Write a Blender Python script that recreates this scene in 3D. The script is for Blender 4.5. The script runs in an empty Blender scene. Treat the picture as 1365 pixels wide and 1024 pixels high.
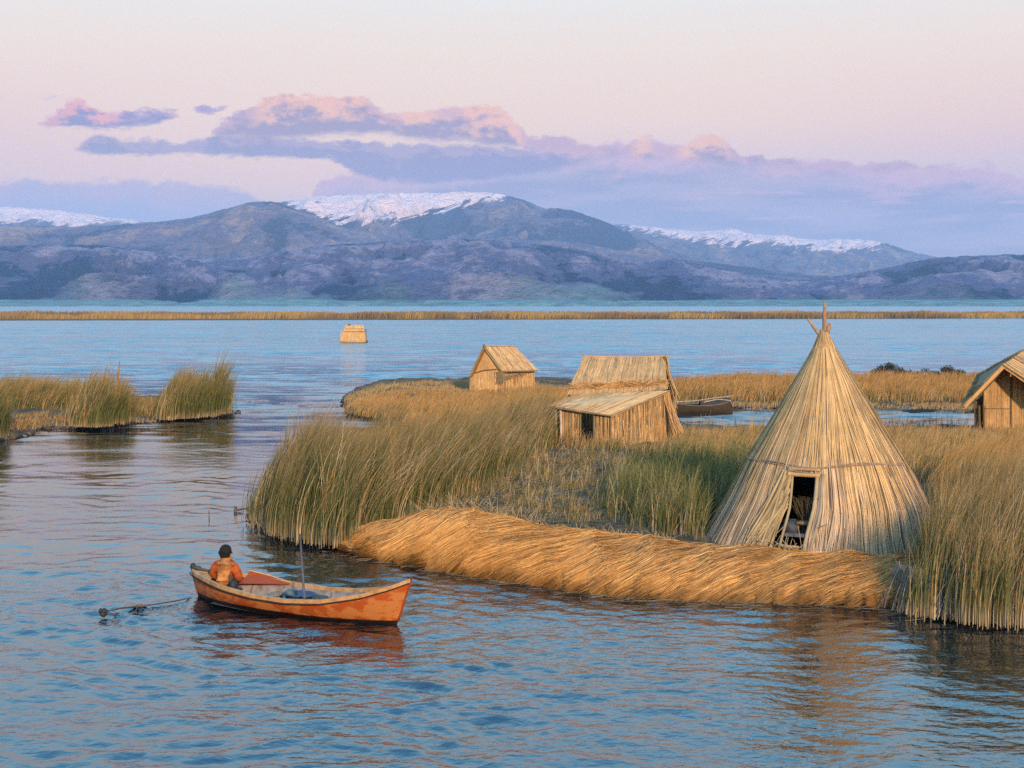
import bpy, bmesh, math, random
import numpy as np
from mathutils import Vector, Matrix, Euler
random.seed(7)
RNG = np.random.default_rng(7)
scene = bpy.context.scene
COL = scene.collection
# ------------------------------------------------------------------ camera
F, HY, CX, CAMZ = 1900.0, 405.0, 682.5, 6.5      # focal length and horizon of the 1365 x 1024 view
cam = bpy.data.cameras.new('camera'); camo = bpy.data.objects.new('camera', cam); COL.objects.link(camo)
camo.location = (0, 0, CAMZ); camo.rotation_euler = (math.radians(90), 0, 0)
cam.sensor_width = 36; cam.lens = 36*F/1365; cam.shift_y = -(512-HY)/1365
cam.clip_start = 0.5; cam.clip_end = 60000
scene.camera = camo
scene.view_settings.view_transform = 'Standard'; scene.view_settings.look = 'None'
scene.view_settings.exposure = 0.33; scene.view_settings.gamma = 1
scene.cycles.max_bounces = 6; scene.cycles.diffuse_bounces = 2; scene.cycles.glossy_bounces = 3
scene.cycles.transmission_bounces = 2; scene.cycles.volume_bounces = 0; scene.cycles.transparent_max_bounces = 6
scene.cycles.use_denoising = False; scene.cycles.caustics_reflective = False; scene.cycles.caustics_refractive = False

def PW(px, py, Y):            # a point of the view at distance Y
    return Vector(((px-CX)*Y/F, Y, CAMZ-(py-HY)*Y/F))
def PG(px, py, z=0.0):        # a point of the view on the level z
    Y = F*(CAMZ-z)/(py-HY)
    return Vector(((px-CX)*Y/F, Y, z))

# ------------------------------------------------------------------ node helpers
class G:
    def __init__(s, tree): s.t = tree; s.n = tree.nodes; s.l = tree.links
    def put(s, inp, v):
        if isinstance(v, bpy.types.NodeSocket): s.l.new(v, inp)
        elif v is not None:
            if hasattr(inp.default_value, '__len__') and not hasattr(v, '__len__'): v = [v]*len(inp.default_value)
            if hasattr(inp.default_value, '__len__') and len(inp.default_value) == 4 and len(v) == 3: v = (*v, 1)
            inp.default_value = v
    def m(s, op, a, b=None, c=None, clamp=False):
        n = s.n.new('ShaderNodeMath'); n.operation = op; n.use_clamp = clamp
        for i, v in enumerate((a, b, c)):
            if v is not None: s.put(n.inputs[i], v)
        return n.outputs[0]
    def smooth(s, v, lo, hi, a=0.0, b=1.0):
        n = s.n.new('ShaderNodeMapRange'); n.interpolation_type = 'SMOOTHSTEP'
        for k, x in zip(('Value', 'From Min', 'From Max', 'To Min', 'To Max'), (v, lo, hi, a, b)): s.put(n.inputs[k], x)
        return n.outputs[0]
    def mix(s, f, a, b, mode='MIX'):
        n = s.n.new('ShaderNodeMix'); n.data_type = 'RGBA'; n.blend_type = mode
        s.put(n.inputs[0], f); s.put(n.inputs[6], a); s.put(n.inputs[7], b)
        return n.outputs[2]
    def noise(s, vec, scale, detail=4, rough=0.55, dist=0.0):
        n = s.n.new('ShaderNodeTexNoise')
        if vec is not None: s.put(n.inputs['Vector'], vec)
        n.inputs['Scale'].default_value = scale; n.inputs['Detail'].default_value = detail
        n.inputs['Roughness'].default_value = rough; n.inputs['Distortion'].default_value = dist
        return n.outputs['Fac']
    def xyz(s, x, y, z):
        n = s.n.new('ShaderNodeCombineXYZ')
        for i, v in enumerate((x, y, z)): s.put(n.inputs[i], v)
        return n.outputs[0]
    def sep(s, v):
        n = s.n.new('ShaderNodeSeparateXYZ'); s.put(n.inputs[0], v); return n.outputs
    def coord(s, which='Object'): return s.n.new('ShaderNodeTexCoord').outputs[which]
    def scalev(s, v, sc):
        n = s.n.new('ShaderNodeMapping'); s.put(n.inputs[0], v); n.inputs['Scale'].default_value = sc; return n.outputs[0]
    def ramp(s, f, pts):
        n = s.n.new('ShaderNodeValToRGB'); s.put(n.inputs[0], f); e = n.color_ramp.elements
        while len(e) < len(pts): e.new(0.5)
        for k, (p, c) in enumerate(pts): e[k].position = p; e[k].color = (*c, 1)
        return n.outputs[0]
    def curve(s, f, pts):
        n = s.n.new('ShaderNodeFloatCurve'); s.put(n.inputs['Value'], f); c = n.mapping.curves[0]
        pts = sorted(pts)
        while len(c.points) < len(pts): c.points.new(0.5, 0.5)
        for k, (x, y) in enumerate(pts): c.points[k].location = (x, y); c.points[k].handle_type = 'AUTO_CLAMPED'
        n.mapping.update(); return n.outputs[0]
    def bump(s, h, strength=0.5, dist=0.02, nrm=None):
        n = s.n.new('ShaderNodeBump'); s.put(n.inputs['Height'], h)
        n.inputs['Strength'].default_value = strength; n.inputs['Distance'].default_value = dist
        if nrm is not None: s.l.new(nrm, n.inputs['Normal'])
        return n.outputs[0]
def srgb(r, g, b):
    return tuple(((c/255/12.92) if c/255 <= 0.04045 else ((c/255+0.055)/1.055)**2.4) for c in (r, g, b))

# ------------------------------------------------------------------ world: dusk sky with cloud bank
world = bpy.data.worlds.new('World'); scene.world = world; world.use_nodes = True
SUN_EL, SUN_AZ = math.radians(17), math.radians(163)      # azimuth from +Y, clockwise; behind the viewer, to the right
def build_world():
    t = world.node_tree; g = G(t)
    for n in list(t.nodes): t.nodes.remove(n)
    d = g.sep(g.coord('Generated'))
    az = g.m('ARCTAN2', d[0], d[1])
    hor = g.m('SQRT', g.m('ADD', g.m('MULTIPLY', d[0], d[0]), g.m('MULTIPLY', d[1], d[1])))
    tel = g.m('DIVIDE', d[2], g.m('MAXIMUM', hor, 0.02))           # tan(elevation)
    el = g.m('MULTIPLY', tel, F/400)                               # 1 = 400 px above the horizon
    el = g.m('MAXIMUM', g.m('MINIMUM', el, 12.0), 0.0)
    elang = g.m('DIVIDE', g.m('ARCSINE', d[2]), math.pi/2)         # 0..1 horizon..zenith
    u = g.m('ADD', az, 0.5)
    def cu(pts, side=0.0):
        out = []
        for x, y in pts:
            a = math.atan((x-CX)/F); out.append((a+0.5, max(0.0, (HY-y)/400*math.cos(a))))
        return out
    base = g.ramp(elang, [(0.0, srgb(172, 176, 214)), (0.022, srgb(205, 182, 200)), (0.052, srgb(246, 198, 176)),
                          (0.085, srgb(247, 211, 182)), (0.115, srgb(243, 221, 198)), (0.14, srgb(232, 229, 220)), (0.18, srgb(176, 214, 234)),
                          (0.27, srgb(118, 188, 226)), (0.42, srgb(88, 166, 218)), (0.70, srgb(70, 140, 204)), (1.0, srgb(62, 124, 190))])
    # pinker towards both sides, creamy in the middle
    side = g.smooth(g.m('ABSOLUTE', g.m('ADD', az, 0.02)), 0.12, 0.42)
    pinkband = g.m('MULTIPLY', side, g.smooth(el, 0.9, 0.45))
    base = g.mix(g.m('MULTIPLY', pinkband, 0.55), base, srgb(232, 188, 180))
    low = g.m('MULTIPLY', g.smooth(az, -0.12, 0.05), g.smooth(el, 0.62, 0.25))
    base = g.mix(g.m('MULTIPLY', low, 0.5), base, srgb(176, 172, 212))
    # soft mottling
    big = g.noise(g.xyz(g.m('MULTIPLY', az, 5), g.m('MULTIPLY', el, 3.5), 0.3), 1.0, 4, 0.5)
    base = g.mix(g.m('MULTIPLY', g.m('SUBTRACT', big, 0.35), 0.35, clamp=True), base, srgb(240, 205, 196))
    nA = g.m('SUBTRACT', g.noise(g.xyz(g.m('MULTIPLY', az, 30), g.m('MULTIPLY', el, 11), 1.7), 1.0, 7, 0.62), 0.5)
    nB = g.m('SUBTRACT', g.noise(g.xyz(g.m('MULTIPLY', az, 9), g.m('MULTIPLY', el, 12), 5.1), 1.0, 5, 0.55), 0.5)
    nC = g.noise(g.xyz(g.m('MULTIPLY', az, 14), g.m('MULTIPLY', el, 7), 9.4), 1.0, 5, 0.55)
    nD = g.m('SUBTRACT', g.noise(g.xyz(g.m('MULTIPLY', az, 110), g.m('MULTIPLY', el, 42), 2.2), 1.0, 5, 0.6), 0.5)
    def layer(base, top, bot, warm, cool, st=0.03, sb=0.05, amp=0.10, opac=1.0, depth=0.16):
        T = g.m('ADD', g.curve(u, cu(top)), g.m('ADD', g.m('MULTIPLY', nA, amp), g.m('MULTIPLY', nD, 0.05)))
        B = g.m('ADD', g.curve(u, cu(bot)), g.m('ADD', g.m('MULTIPLY', nB, amp*1.2), g.m('MULTIPLY', nD, 0.04))) if bot else 0.0
        dT = g.m('SUBTRACT', T, el)
        cov = g.smooth(dT, 0.0, st)
        if bot: cov = g.m('MULTIPLY', cov, g.smooth(g.m('SUBTRACT', el, B), 0.0, sb))
        dd = g.m('ADD', dT, g.m('ADD', g.m('MULTIPLY', g.m('SUBTRACT', nC, 0.5), 0.16), g.m('ADD', g.m('MULTIPLY', nA, 0.12), g.m('MULTIPLY', nD, 0.08))))
        col = g.mix(g.smooth(dd, 0.02, depth), warm, cool)
        return g.mix(g.m('MULTIPLY', cov, opac), base, col)
    P = srgb
    E = [(0, 404)]; Z = lambda a, b, y=400: [(a, y), (b, y)]
    # far low veil on the left, the broad lavender bank on the right
    base = layer(base, [(-300, 240), (0, 236), (120, 236), (220, 240), (300, 246), (345, 262), (380, 275), (430, 400), (1600, 404)], None,
                 P(190, 162, 188), P(160, 156, 198), 0.03, 0.05, 0.07, 0.9)
    base = layer(base, [(-300, 404), (395, 300), (430, 234), (520, 218), (640, 198), (760, 186), (815, 190), (860, 182), (905, 192), (960, 192), (1000, 208), (1060, 206),
                        (1160, 216), (1220, 220), (1310, 216), (1365, 228), (1700, 240)], None,
                 P(214, 166, 184), g.mix(g.smooth(nB, -.10, .10), P(178, 156, 182), P(152, 138, 172)), 0.022, 0.05, 0.11, 0.95, 0.13)
    # streak under the main bank
    base = layer(base, [(-300, 300), (60, 230), (100, 194), (140, 178), (230, 183), (300, 178), (480, 186), (620, 190), (740, 198), (800, 209), (850, 240), (1700, 300)],
                 [(-300, 150), (60, 170), (100, 202), (140, 208), (240, 210), (300, 213), (425, 213), (480, 236), (600, 244), (700, 234), (800, 214), (850, 190), (1700, 150)],
                 P(174, 146, 172), P(146, 130, 166), 0.018, 0.022, 0.07, 0.95, 0.05)
    # upper puffs with warm tops
    pk = lambda pts: g.curve(u, [(math.atan((x-CX)/F)+0.5, y) for x, y in pts])
    warmth = pk([(-300, 0), (80, .45), (120, .6), (200, .1), (300, .1), (350, .8), (400, 1), (480, .9), (505, .4), (560, .8), (600, .55), (650, 1), (690, .8), (730, .3), (800, .35), (830, .2),
                 (855, .85), (880, .4), (905, .6), (940, 1), (965, .9), (990, .2), (1200, .1), (1600, 0)])
    wc = g.mix(g.smooth(g.m('ADD', warmth, g.m('MULTIPLY', g.m('SUBTRACT', nC, 0.5), 0.9)), 0.25, 0.85), P(204, 158, 172), P(248, 184, 152))
    base = layer(base, [(-300, 300), (235, 215), (278, 176), (300, 152), (335, 136), (360, 127), (430, 124), (490, 128), (512, 146), (545, 143), (600, 140), (660, 142), (690, 162), (720, 180), (752, 182),
                        (790, 190), (828, 196), (845, 184), (862, 179), (880, 194), (905, 196), (922, 182), (950, 178), (970, 194), (1005, 210), (1040, 203), (1075, 214), (1160, 215), (1250, 214), (1310, 214), (1365, 226), (1700, 300)],
                 [(-300, 150), (235, 160), (278, 184), (300, 190), (400, 190), (500, 188), (560, 198), (640, 202), (720, 208), (800, 214), (900, 218), (1000, 228), (1100, 236), (1250, 230), (1310, 220), (1365, 200), (1700, 150)],
                 wc, P(160, 132, 158), 0.016, 0.04, 0.09, 0.97, 0.085)
    # small clouds on the left
    base = layer(base, [(-300, 230), (0, 200), (48, 166), (75, 148), (102, 130), (130, 144), (165, 148), (205, 141), (240, 152), (270, 186), (320, 230), (1700, 230)],
                 [(-300, 130), (0, 150), (48, 171), (120, 175), (200, 171), (240, 158), (270, 140), (320, 110), (1700, 110)],
                 g.mix(g.smooth(warmth, 0.2, 0.6), P(184, 146, 176), P(236, 160, 158)), P(138, 122, 166), 0.02, 0.02, 0.08, 0.95, 0.06)
    base = layer(base, [(-300, 220), (220, 175), (256, 143), (280, 137), (305, 141), (340, 175), (420, 220), (1700, 220)],
                 [(-300, 100), (220, 120), (254, 148), (280, 154), (303, 148), (340, 120), (420, 100), (1700, 100)],
                 P(186, 150, 182), P(164, 138, 180), 0.015, 0.015, 0.04, 0.95, 0.04)
    base = layer(base, [(-300, 200), (20, 150), (48, 129), (66, 125), (82, 129), (110, 150), (200, 200), (1700, 200)],
                 [(-300, 80), (20, 110), (48, 131), (66, 134), (84, 130), (110, 110), (200, 80), (1700, 80)], P(216, 184, 196), P(205, 178, 196), 0.015, 0.012, 0.02, 0.8, 0.04)
    # pink wisps low on the right
    wis = g.m('MULTIPLY', g.m('MULTIPLY', g.smooth(g.noise(g.xyz(g.m('MULTIPLY', az, 17), g.m('MULTIPLY', el, 34), 3.3), 1.0, 4, 0.5), 0.52, 0.66),
              g.m('MULTIPLY', g.smooth(el, 0.24, 0.29), g.smooth(el, 0.44, 0.36))), g.smooth(az, 0.08, 0.16))
    base = g.mix(g.m('MULTIPLY', wis, 0.55), base, P(224, 172, 192))
    sky = g.n.new('ShaderNodeTexSky'); sky.sky_type = 'NISHITA'; sky.sun_disc = False
    sky.sun_elevation = SUN_EL; sky.sun_rotation = SUN_AZ; sky.altitude = 3800
    b1 = g.n.new('ShaderNodeBackground'); g.put(b1.inputs[0], sky.outputs[0]); b1.inputs[1].default_value = 0.012
    b2 = g.n.new('ShaderNodeBackground'); g.put(b2.inputs[0], base); g.put(b2.inputs[1], g.smooth(elang, 0.125, 0.26, 0.89, 1.85))
    ad = g.n.new('ShaderNodeAddShader'); g.l.new(b1.outputs[0], ad.inputs[0]); g.l.new(b2.outputs[0], ad.inputs[1])
    o = g.n.new('ShaderNodeOutputWorld'); g.l.new(ad.outputs[0], o.inputs[0])
build_world()
# ------------------------------------------------------------------ sun
sl = bpy.data.lights.new('sun', 'SUN'); so = bpy.data.objects.new('sun', sl); COL.objects.link(so)
sl.energy = 4.3; sl.angle = math.radians(3.0); sl.color = (1.0, 0.75, 0.52)
sd = Vector((math.sin(SUN_AZ)*math.cos(SUN_EL), math.cos(SUN_AZ)*math.cos(SUN_EL), math.sin(SUN_EL)))
so.rotation_euler = sd.to_track_quat('Z', 'Y').to_euler(); so.location = (30, -60, 40)

# ------------------------------------------------------------------ numeric helpers
def perlin(x, y, seed=0):
    r = np.random.default_rng(1000+seed); perm = r.permutation(512); perm = np.concatenate([perm, perm])
    ang = r.random(512)*2*np.pi; gx, gy = np.cos(ang), np.sin(ang)
    xi = np.floor(x).astype(int); yi = np.floor(y).astype(int); xf, yf = x-xi, y-yi
    xi &= 511; yi &= 511
    def gr(a, b, dx, dy):
        h = perm[(perm[a & 511]+b) & 511]; return gx[h]*dx+gy[h]*dy
    u = xf*xf*xf*(xf*(xf*6-15)+10); v = yf*yf*yf*(yf*(yf*6-15)+10)
    a = gr(xi, yi, xf, yf)*(1-u)+gr(xi+1, yi, xf-1, yf)*u
    b = gr(xi, yi+1, xf, yf-1)*(1-u)+gr(xi+1, yi+1, xf-1, yf-1)*u
    return (a*(1-v)+b*v)*1.5
def fbm(x, y, seed=0, octs=4, gain=0.5):
    s = 0; a = 1.0; f = 1.0
    for o in range(octs): s = s+a*perlin(x*f, y*f, seed+o); a *= gain; f *= 2.03
    return s
def sstep(x, a, b):
    t = np.clip((x-a)/(b-a), 0, 1); return t*t*(3-2*t)
def tag(o, label=None, cat=None, group=None, kind=None):
    for k, v in (('label', label), ('category', cat), ('group', group), ('kind', kind)):
        if v: o[k] = v
    return o
def mesh_np(name, verts, quads, mat=None, parent=None, cols=None, smooth=True, tris=None):
    me = bpy.data.meshes.new(name)
    verts = np.asarray(verts, np.float32).reshape(-1, 3); quads = np.asarray(quads, np.int32)
    k = quads.shape[1]; n = len(quads)
    me.vertices.add(len(verts)); me.vertices.foreach_set('co', verts.ravel())
    me.loops.add(n*k); me.loops.foreach_set('vertex_index', quads.ravel())
    me.polygons.add(n); me.polygons.foreach_set('loop_start', np.arange(n, dtype=np.int32)*k)
    me.polygons.foreach_set('use_smooth', np.full(n, smooth))
    me.update(calc_edges=True)
    if cols is not None:
        a = me.color_attributes.new('Col', 'FLOAT_COLOR', 'POINT')
        c = np.ones((len(verts), 4), np.float32); c[:, :3] = np.asarray(cols).reshape(-1, 3); a.data.foreach_set('color', c.ravel())
    if mat: me.materials.append(mat)
    o = bpy.data.objects.new(name, me); COL.objects.link(o)
    if parent: o.parent = parent
    return o
def ribbons(paths, widths, sides, cols):
    """paths (N,K,3), widths (N,K), sides (N,K,3) or (N,3), cols (N,K,3) -> verts, quads, cols"""
    N, K, _ = paths.shape
    if sides.ndim == 2: sides = np.repeat(sides[:, None, :], K, 1)
    sides = sides/np.maximum(np.linalg.norm(sides, axis=2, keepdims=True), 1e-6)
    w = widths[..., None]*0.5
    v = np.stack([paths-sides*w, paths+sides*w], 2).reshape(-1, 3)
    i = (np.arange(N)[:, None]*K+np.arange(K-1)[None])*2
    q = np.stack([i, i+1, i+3, i+2], -1).reshape(-1, 4)
    c = np.repeat(cols[:, :, None, :], 2, 2).reshape(-1, 3)
    return v, q, c
class Bag:                                   # collects geometry for one mesh
    def __init__(s): s.v = []; s.q = []; s.c = []; s.n = 0
    def add(s, v, q, c=None):
        v = np.asarray(v, float).reshape(-1, 3); q = np.asarray(q, int)
        if c is None: c = (0.5, 0.5, 0.5)
        c = np.asarray(c, float)
        if c.ndim == 1: c = np.repeat(c[None], len(v), 0)
        s.v.append(v); s.q.append(q+s.n); s.c.append(c.reshape(-1, 3)); s.n += len(v)
    def rib(s, *a): s.add(*ribbons(*a))
    def tube(s, pts, r, c=(0.5, 0.5, 0.5), k=7, cap=True):
        pts = np.asarray([tuple(p) for p in pts], float); n = len(pts); r = np.broadcast_to(np.asarray(r, float), (n,))
        tg = np.gradient(pts, axis=0); tg /= np.maximum(np.linalg.norm(tg, axis=1, keepdims=True), 1e-9)
        up = np.array([0, 0, 1.0]) if abs(tg[:, 2]).mean() < 0.8 else np.array([1.0, 0, 0])
        a = np.cross(tg, up); a /= np.maximum(np.linalg.norm(a, axis=1, keepdims=True), 1e-9); b = np.cross(tg, a)
        th = np.arange(k)*2*np.pi/k
        v = pts[:, None]+r[:, None, None]*(np.cos(th)[None, :, None]*a[:, None]+np.sin(th)[None, :, None]*b[:, None])
        q = [[i*k+j, i*k+(j+1) % k, (i+1)*k+(j+1) % k, (i+1)*k+j] for i in range(n-1) for j in range(k)]
        vv = v.reshape(-1, 3)
        if cap:
            m = len(vv); vv = np.vstack([vv, pts[0], pts[-1]])
            q += [[(j+1) % k, j, m, m] for j in range(k)] if False else []
            for j in range(0, k):
                q.append([j, (j+1) % k, m, m]); q.append([(n-1)*k+j, (n-1)*k+(j+1) % k, m+1, m+1])
        s.add(vv, q, c)
    def slab(s, quad, th, c=(0.5, 0.5, 0.5)):          # a thick board with the given top face
        p = np.asarray([tuple(x) for x in quad], float); nn = np.cross(p[1]-p[0], p[3]-p[0]); nn /= np.linalg.norm(nn)
        v = np.vstack([p, p-nn*th]); q = [[0, 1, 2, 3], [7, 6, 5, 4]]+[[i, i+4, (i+1) % 4+4, (i+1) % 4] for i in range(4)]
        s.add(v, q, c)
    def box(s, c0, half, rz=0.0, col=(0.5, 0.5, 0.5)):
        v = np.array([[x, y, z] for z in (-1, 1) for x, y in ((-1, -1), (1, -1), (1, 1), (-1, 1))], float)*np.asarray(half)
        ca, sa = math.cos(rz), math.sin(rz); v = np.stack([v[:, 0]*ca-v[:, 1]*sa, v[:, 0]*sa+v[:, 1]*ca, v[:, 2]], 1)+np.asarray(tuple(c0))
        s.add(v, [[0, 3, 2, 1], [4, 5, 6, 7], [0, 1, 5, 4], [1, 2, 6, 5], [2, 3, 7, 6], [3, 0, 4, 7]], col)
    def blob(s, c0, r, col=(0.5, 0.5, 0.5), nu=14, nv=9, jit=0.12, seed=0):
        th = np.linspace(0, np.pi, nv); ph = np.arange(nu)*2*np.pi/nu
        T, Pp = np.meshgrid(th, ph, indexing='ij')
        d = np.stack([np.sin(T)*np.cos(Pp), np.sin(T)*np.sin(Pp), np.cos(T)], -1)
        k = 1+jit*fbm(d[..., 0]*1.7+seed*3.1+d[..., 2], d[..., 1]*1.7+5+d[..., 2], seed, 3)
        k[0] = k[0].mean(); k[-1] = k[-1].mean()
        v = (d*k[..., None]*np.asarray(r)+np.asarray(tuple(c0))).reshape(-1, 3)
        q = [[i*nu+j, (i+1)*nu+j, (i+1)*nu+(j+1) % nu, i*nu+(j+1) % nu] for i in range(nv-1) for j in range(nu)]
        s.add(v, q, col)
    def build(s, name, mat, parent=None, smooth=False):
        v = np.vstack(s.v); c = np.vstack(s.c); q = np.vstack(s.q)
        deg = q[:, 2] == q[:, 3]
        if not deg.any(): return mesh_np(name, v, q, mat, parent, c, smooth)
        me = bpy.data.meshes.new(name)
        me.from_pydata(v.tolist(), [], [list(map(int, (f[:3] if dg else f))) for f, dg in zip(q, deg)])
        a = me.color_attributes.new('Col', 'FLOAT_COLOR', 'POINT'); cc = np.ones((len(v), 4), np.float32); cc[:, :3] = c
        a.data.foreach_set('color', cc.ravel())
        me.polygons.foreach_set('use_smooth', np.full(len(me.polygons), smooth))
        if mat: me.materials.append(mat)
        o = bpy.data.objects.new(name, me); COL.objects.link(o)
        if parent: o.parent = parent
        return o
def empty(name, loc=(0, 0, 0)):
    o = bpy.data.objects.new(name, None); o.location = loc; COL.objects.link(o); return o
def under(root, *objs):                        # parent keeping world placement
    for o in objs:
        o.parent = root; o.matrix_parent_inverse = Matrix.Translation(-Vector(root.location))

# ------------------------------------------------------------------ materials
def mat(name, fn, rough=0.8, spec=0.3):
    m = bpy.data.materials.new(name); m.use_nodes = True; g = G(m.node_tree); b = g.n['Principled BSDF']
    b.inputs['Roughness'].default_value = rough; b.inputs['Specular IOR Level'].default_value = spec
    fn(g, b); return m
def m_attr(name, rough=0.75, spec=0.25, nscale=6.0, namt=0.35, transl=0.0):
    """colour carried by each strand, broken up by noise"""
    def f(g, b):
        a = g.n.new('ShaderNodeVertexColor'); a.layer_name = 'Col'
        n = g.noise(g.coord('Object'), nscale, 4, 0.6)
        c = g.mix(1.0, a.outputs[0], g.ramp(n, [(0.25, (1-namt,)*3), (0.75, (1+namt*0.6,)*3)]), 'MULTIPLY')
        g.put(b.inputs['Base Color'], c)
        if transl:
            tr = g.n.new('ShaderNodeBsdfTranslucent'); g.put(tr.inputs[0], c)
            mx = g.n.new('ShaderNodeMixShader'); mx.inputs[0].default_value = transl
            g.l.new(b.outputs[0], mx.inputs[1]); g.l.new(tr.outputs[0], mx.inputs[2])
            g.l.new(mx.outputs[0], g.n['Material Output'].inputs[0])
    return mat(name, f, rough, spec)
M_REED = m_attr('reed_blades', 0.7, 0.25, 1.2, 0.25, 0.18)
M_STRAW = m_attr('dry_straw', 0.75, 0.2, 3.0, 0.22)
M_THATCH = m_attr('thatch_reeds', 0.7, 0.25, 2.2, 0.25)
M_WOOD = m_attr('weathered_wood', 0.8, 0.2, 9.0, 0.45)
M_PLAIN = m_attr('painted_things', 0.6, 0.3, 14.0, 0.2)

def build_water_mat():
    def f(g, b):
        co = g.coord('Object')
        xyz = g.sep(co)
        dist = g.m('SQRT', g.m('ADD', g.m('MULTIPLY', xyz[0], xyz[0]), g.m('MULTIPLY', xyz[1], xyz[1])))
        n1 = g.noise(g.scalev(co, (0.75, 1.0, 1)), 5.5, 3, 0.5, 0.3)          # fine ripples
        n2 = g.noise(g.scalev(co, (0.55, 1.0, 1)), 1.6, 3, 0.55, 0.4)
        n3 = g.noise(g.scalev(co, (0.45, 1.0, 1)), 0.42, 3, 0.55, 0.3)
        patch = g.smooth(g.noise(g.scalev(co, (0.5, 1, 1)), 0.06, 2, 0.5), 0.35, 0.62, 0.45, 1.15)
        calm = g.m('MULTIPLY', g.smooth(xyz[0], -1.5, -6.5), g.m('MULTIPLY', g.smooth(xyz[1], 32, 40), g.smooth(xyz[1], 84, 66)))
        lee = g.m('MULTIPLY', g.smooth(xyz[0], 2.0, 6.0), g.smooth(xyz[1], 35, 31)); patch = g.m('MULTIPLY', patch, g.m('MULTIPLY', g.smooth(calm, 0, 1, 1.0, 0.45), g.smooth(lee, 0, 1, 1.0, 0.6)))
        far = g.smooth(dist, 45, 130)
        fine = g.m('MULTIPLY', g.m('MULTIPLY', n1, 0.030), patch)
        mid = g.m('MULTIPLY', g.m('MULTIPLY', n2, g.m('ADD', 0.026, g.m('MULTIPLY', far, 0.02))), patch)
        lng = g.m('MULTIPLY', g.m('MULTIPLY', n3, far), 0.05)
        h = g.m('ADD', fine, g.m('ADD', mid, lng))
        bn = g.bump(h, 1.0, 1.0)
        def nvec(sc, st, k, det=3):
            n = g.n.new('ShaderNodeTexNoise'); g.put(n.inputs['Vector'], g.scalev(co, st)); n.inputs['Scale'].default_value = sc; n.inputs['Detail'].default_value = det; n.inputs['Roughness'].default_value = 0.6
            a = g.n.new('ShaderNodeVectorMath'); a.operation = 'SUBTRACT'; g.l.new(n.outputs['Color'], a.inputs[0]); a.inputs[1].default_value = (0.5, 0.5, 0.5)
            m = g.n.new('ShaderNodeVectorMath'); m.operation = 'MULTIPLY'; g.l.new(a.outputs[0], m.inputs[0]); g.put(m.inputs[1], g.xyz(g.m('MULTIPLY', k, 0.5), k, 0.0)); return m.outputs[0]
        gust = g.smooth(g.noise(g.scalev(co, (0.35, 1, 1)), 0.05, 6, 0.7), 0.40, 0.60, 0.45, 1.5)
        kk = g.m('MULTIPLY', g.m('MULTIPLY', g.smooth(dist, 34, 120, 0.16, 2.3), gust), g.smooth(calm, 0, 1, 1.0, 0.4))
        def vadd(a, b_):
            v = g.n.new('ShaderNodeVectorMath'); v.operation = 'ADD'; g.l.new(a, v.inputs[0]); g.l.new(b_, v.inputs[1]); return v.outputs[0]
        tot = vadd(vadd(bn, nvec(0.55, (0.4, 1, 1), kk)), nvec(0.11, (0.4, 1, 1), g.m('MULTIPLY', kk, 0.3)))
        nz = g.n.new('ShaderNodeVectorMath'); nz.operation = 'NORMALIZE'; g.l.new(tot, nz.inputs[0])
        g.put(b.inputs['Normal'], nz.outputs[0])
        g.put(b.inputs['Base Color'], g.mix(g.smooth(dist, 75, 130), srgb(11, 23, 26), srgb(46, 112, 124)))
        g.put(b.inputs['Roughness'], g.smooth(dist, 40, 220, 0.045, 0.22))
        b.inputs['IOR'].default_value = 2.0
    return mat('lake_water', f, 0.06, 0.5)
M_WATER = build_water_mat()
def f_ground(g, b):
    co = g.coord('Object')
    n = g.noise(co, 0.9, 6, 0.62); n2 = g.noise(co, 7, 5, 0.65); st = g.noise(g.scalev(co, (4, 18, 4)), 2.0, 4, 0.6)
    c = g.ramp(n, [(0.30, (0.035, 0.026, 0.018)), (0.45, (0.10, 0.072, 0.040)), (0.58, (0.20, 0.14, 0.075)), (0.72, (0.13, 0.115, 0.055))])
    c = g.mix(g.smooth(n2, 0.45, 0.7, 0, 0.6), c, (0.27, 0.19, 0.10)); c = g.mix(g.smooth(st, 0.5, 0.7, 0, 0.5), c, (0.05, 0.04, 0.03))
    z = g.sep(co)[2]
    c = g.mix(g.smooth(z, 0.16, 0.02), c, (0.028, 0.022, 0.017))                # wet peat at the waterline
    g.put(b.inputs['Base Color'], c); g.put(b.inputs['Normal'], g.bump(g.m('ADD', n2, st), 0.9, 0.12))
M_GROUND = mat('reed_island_ground', f_ground, 0.9, 0.15)

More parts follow.
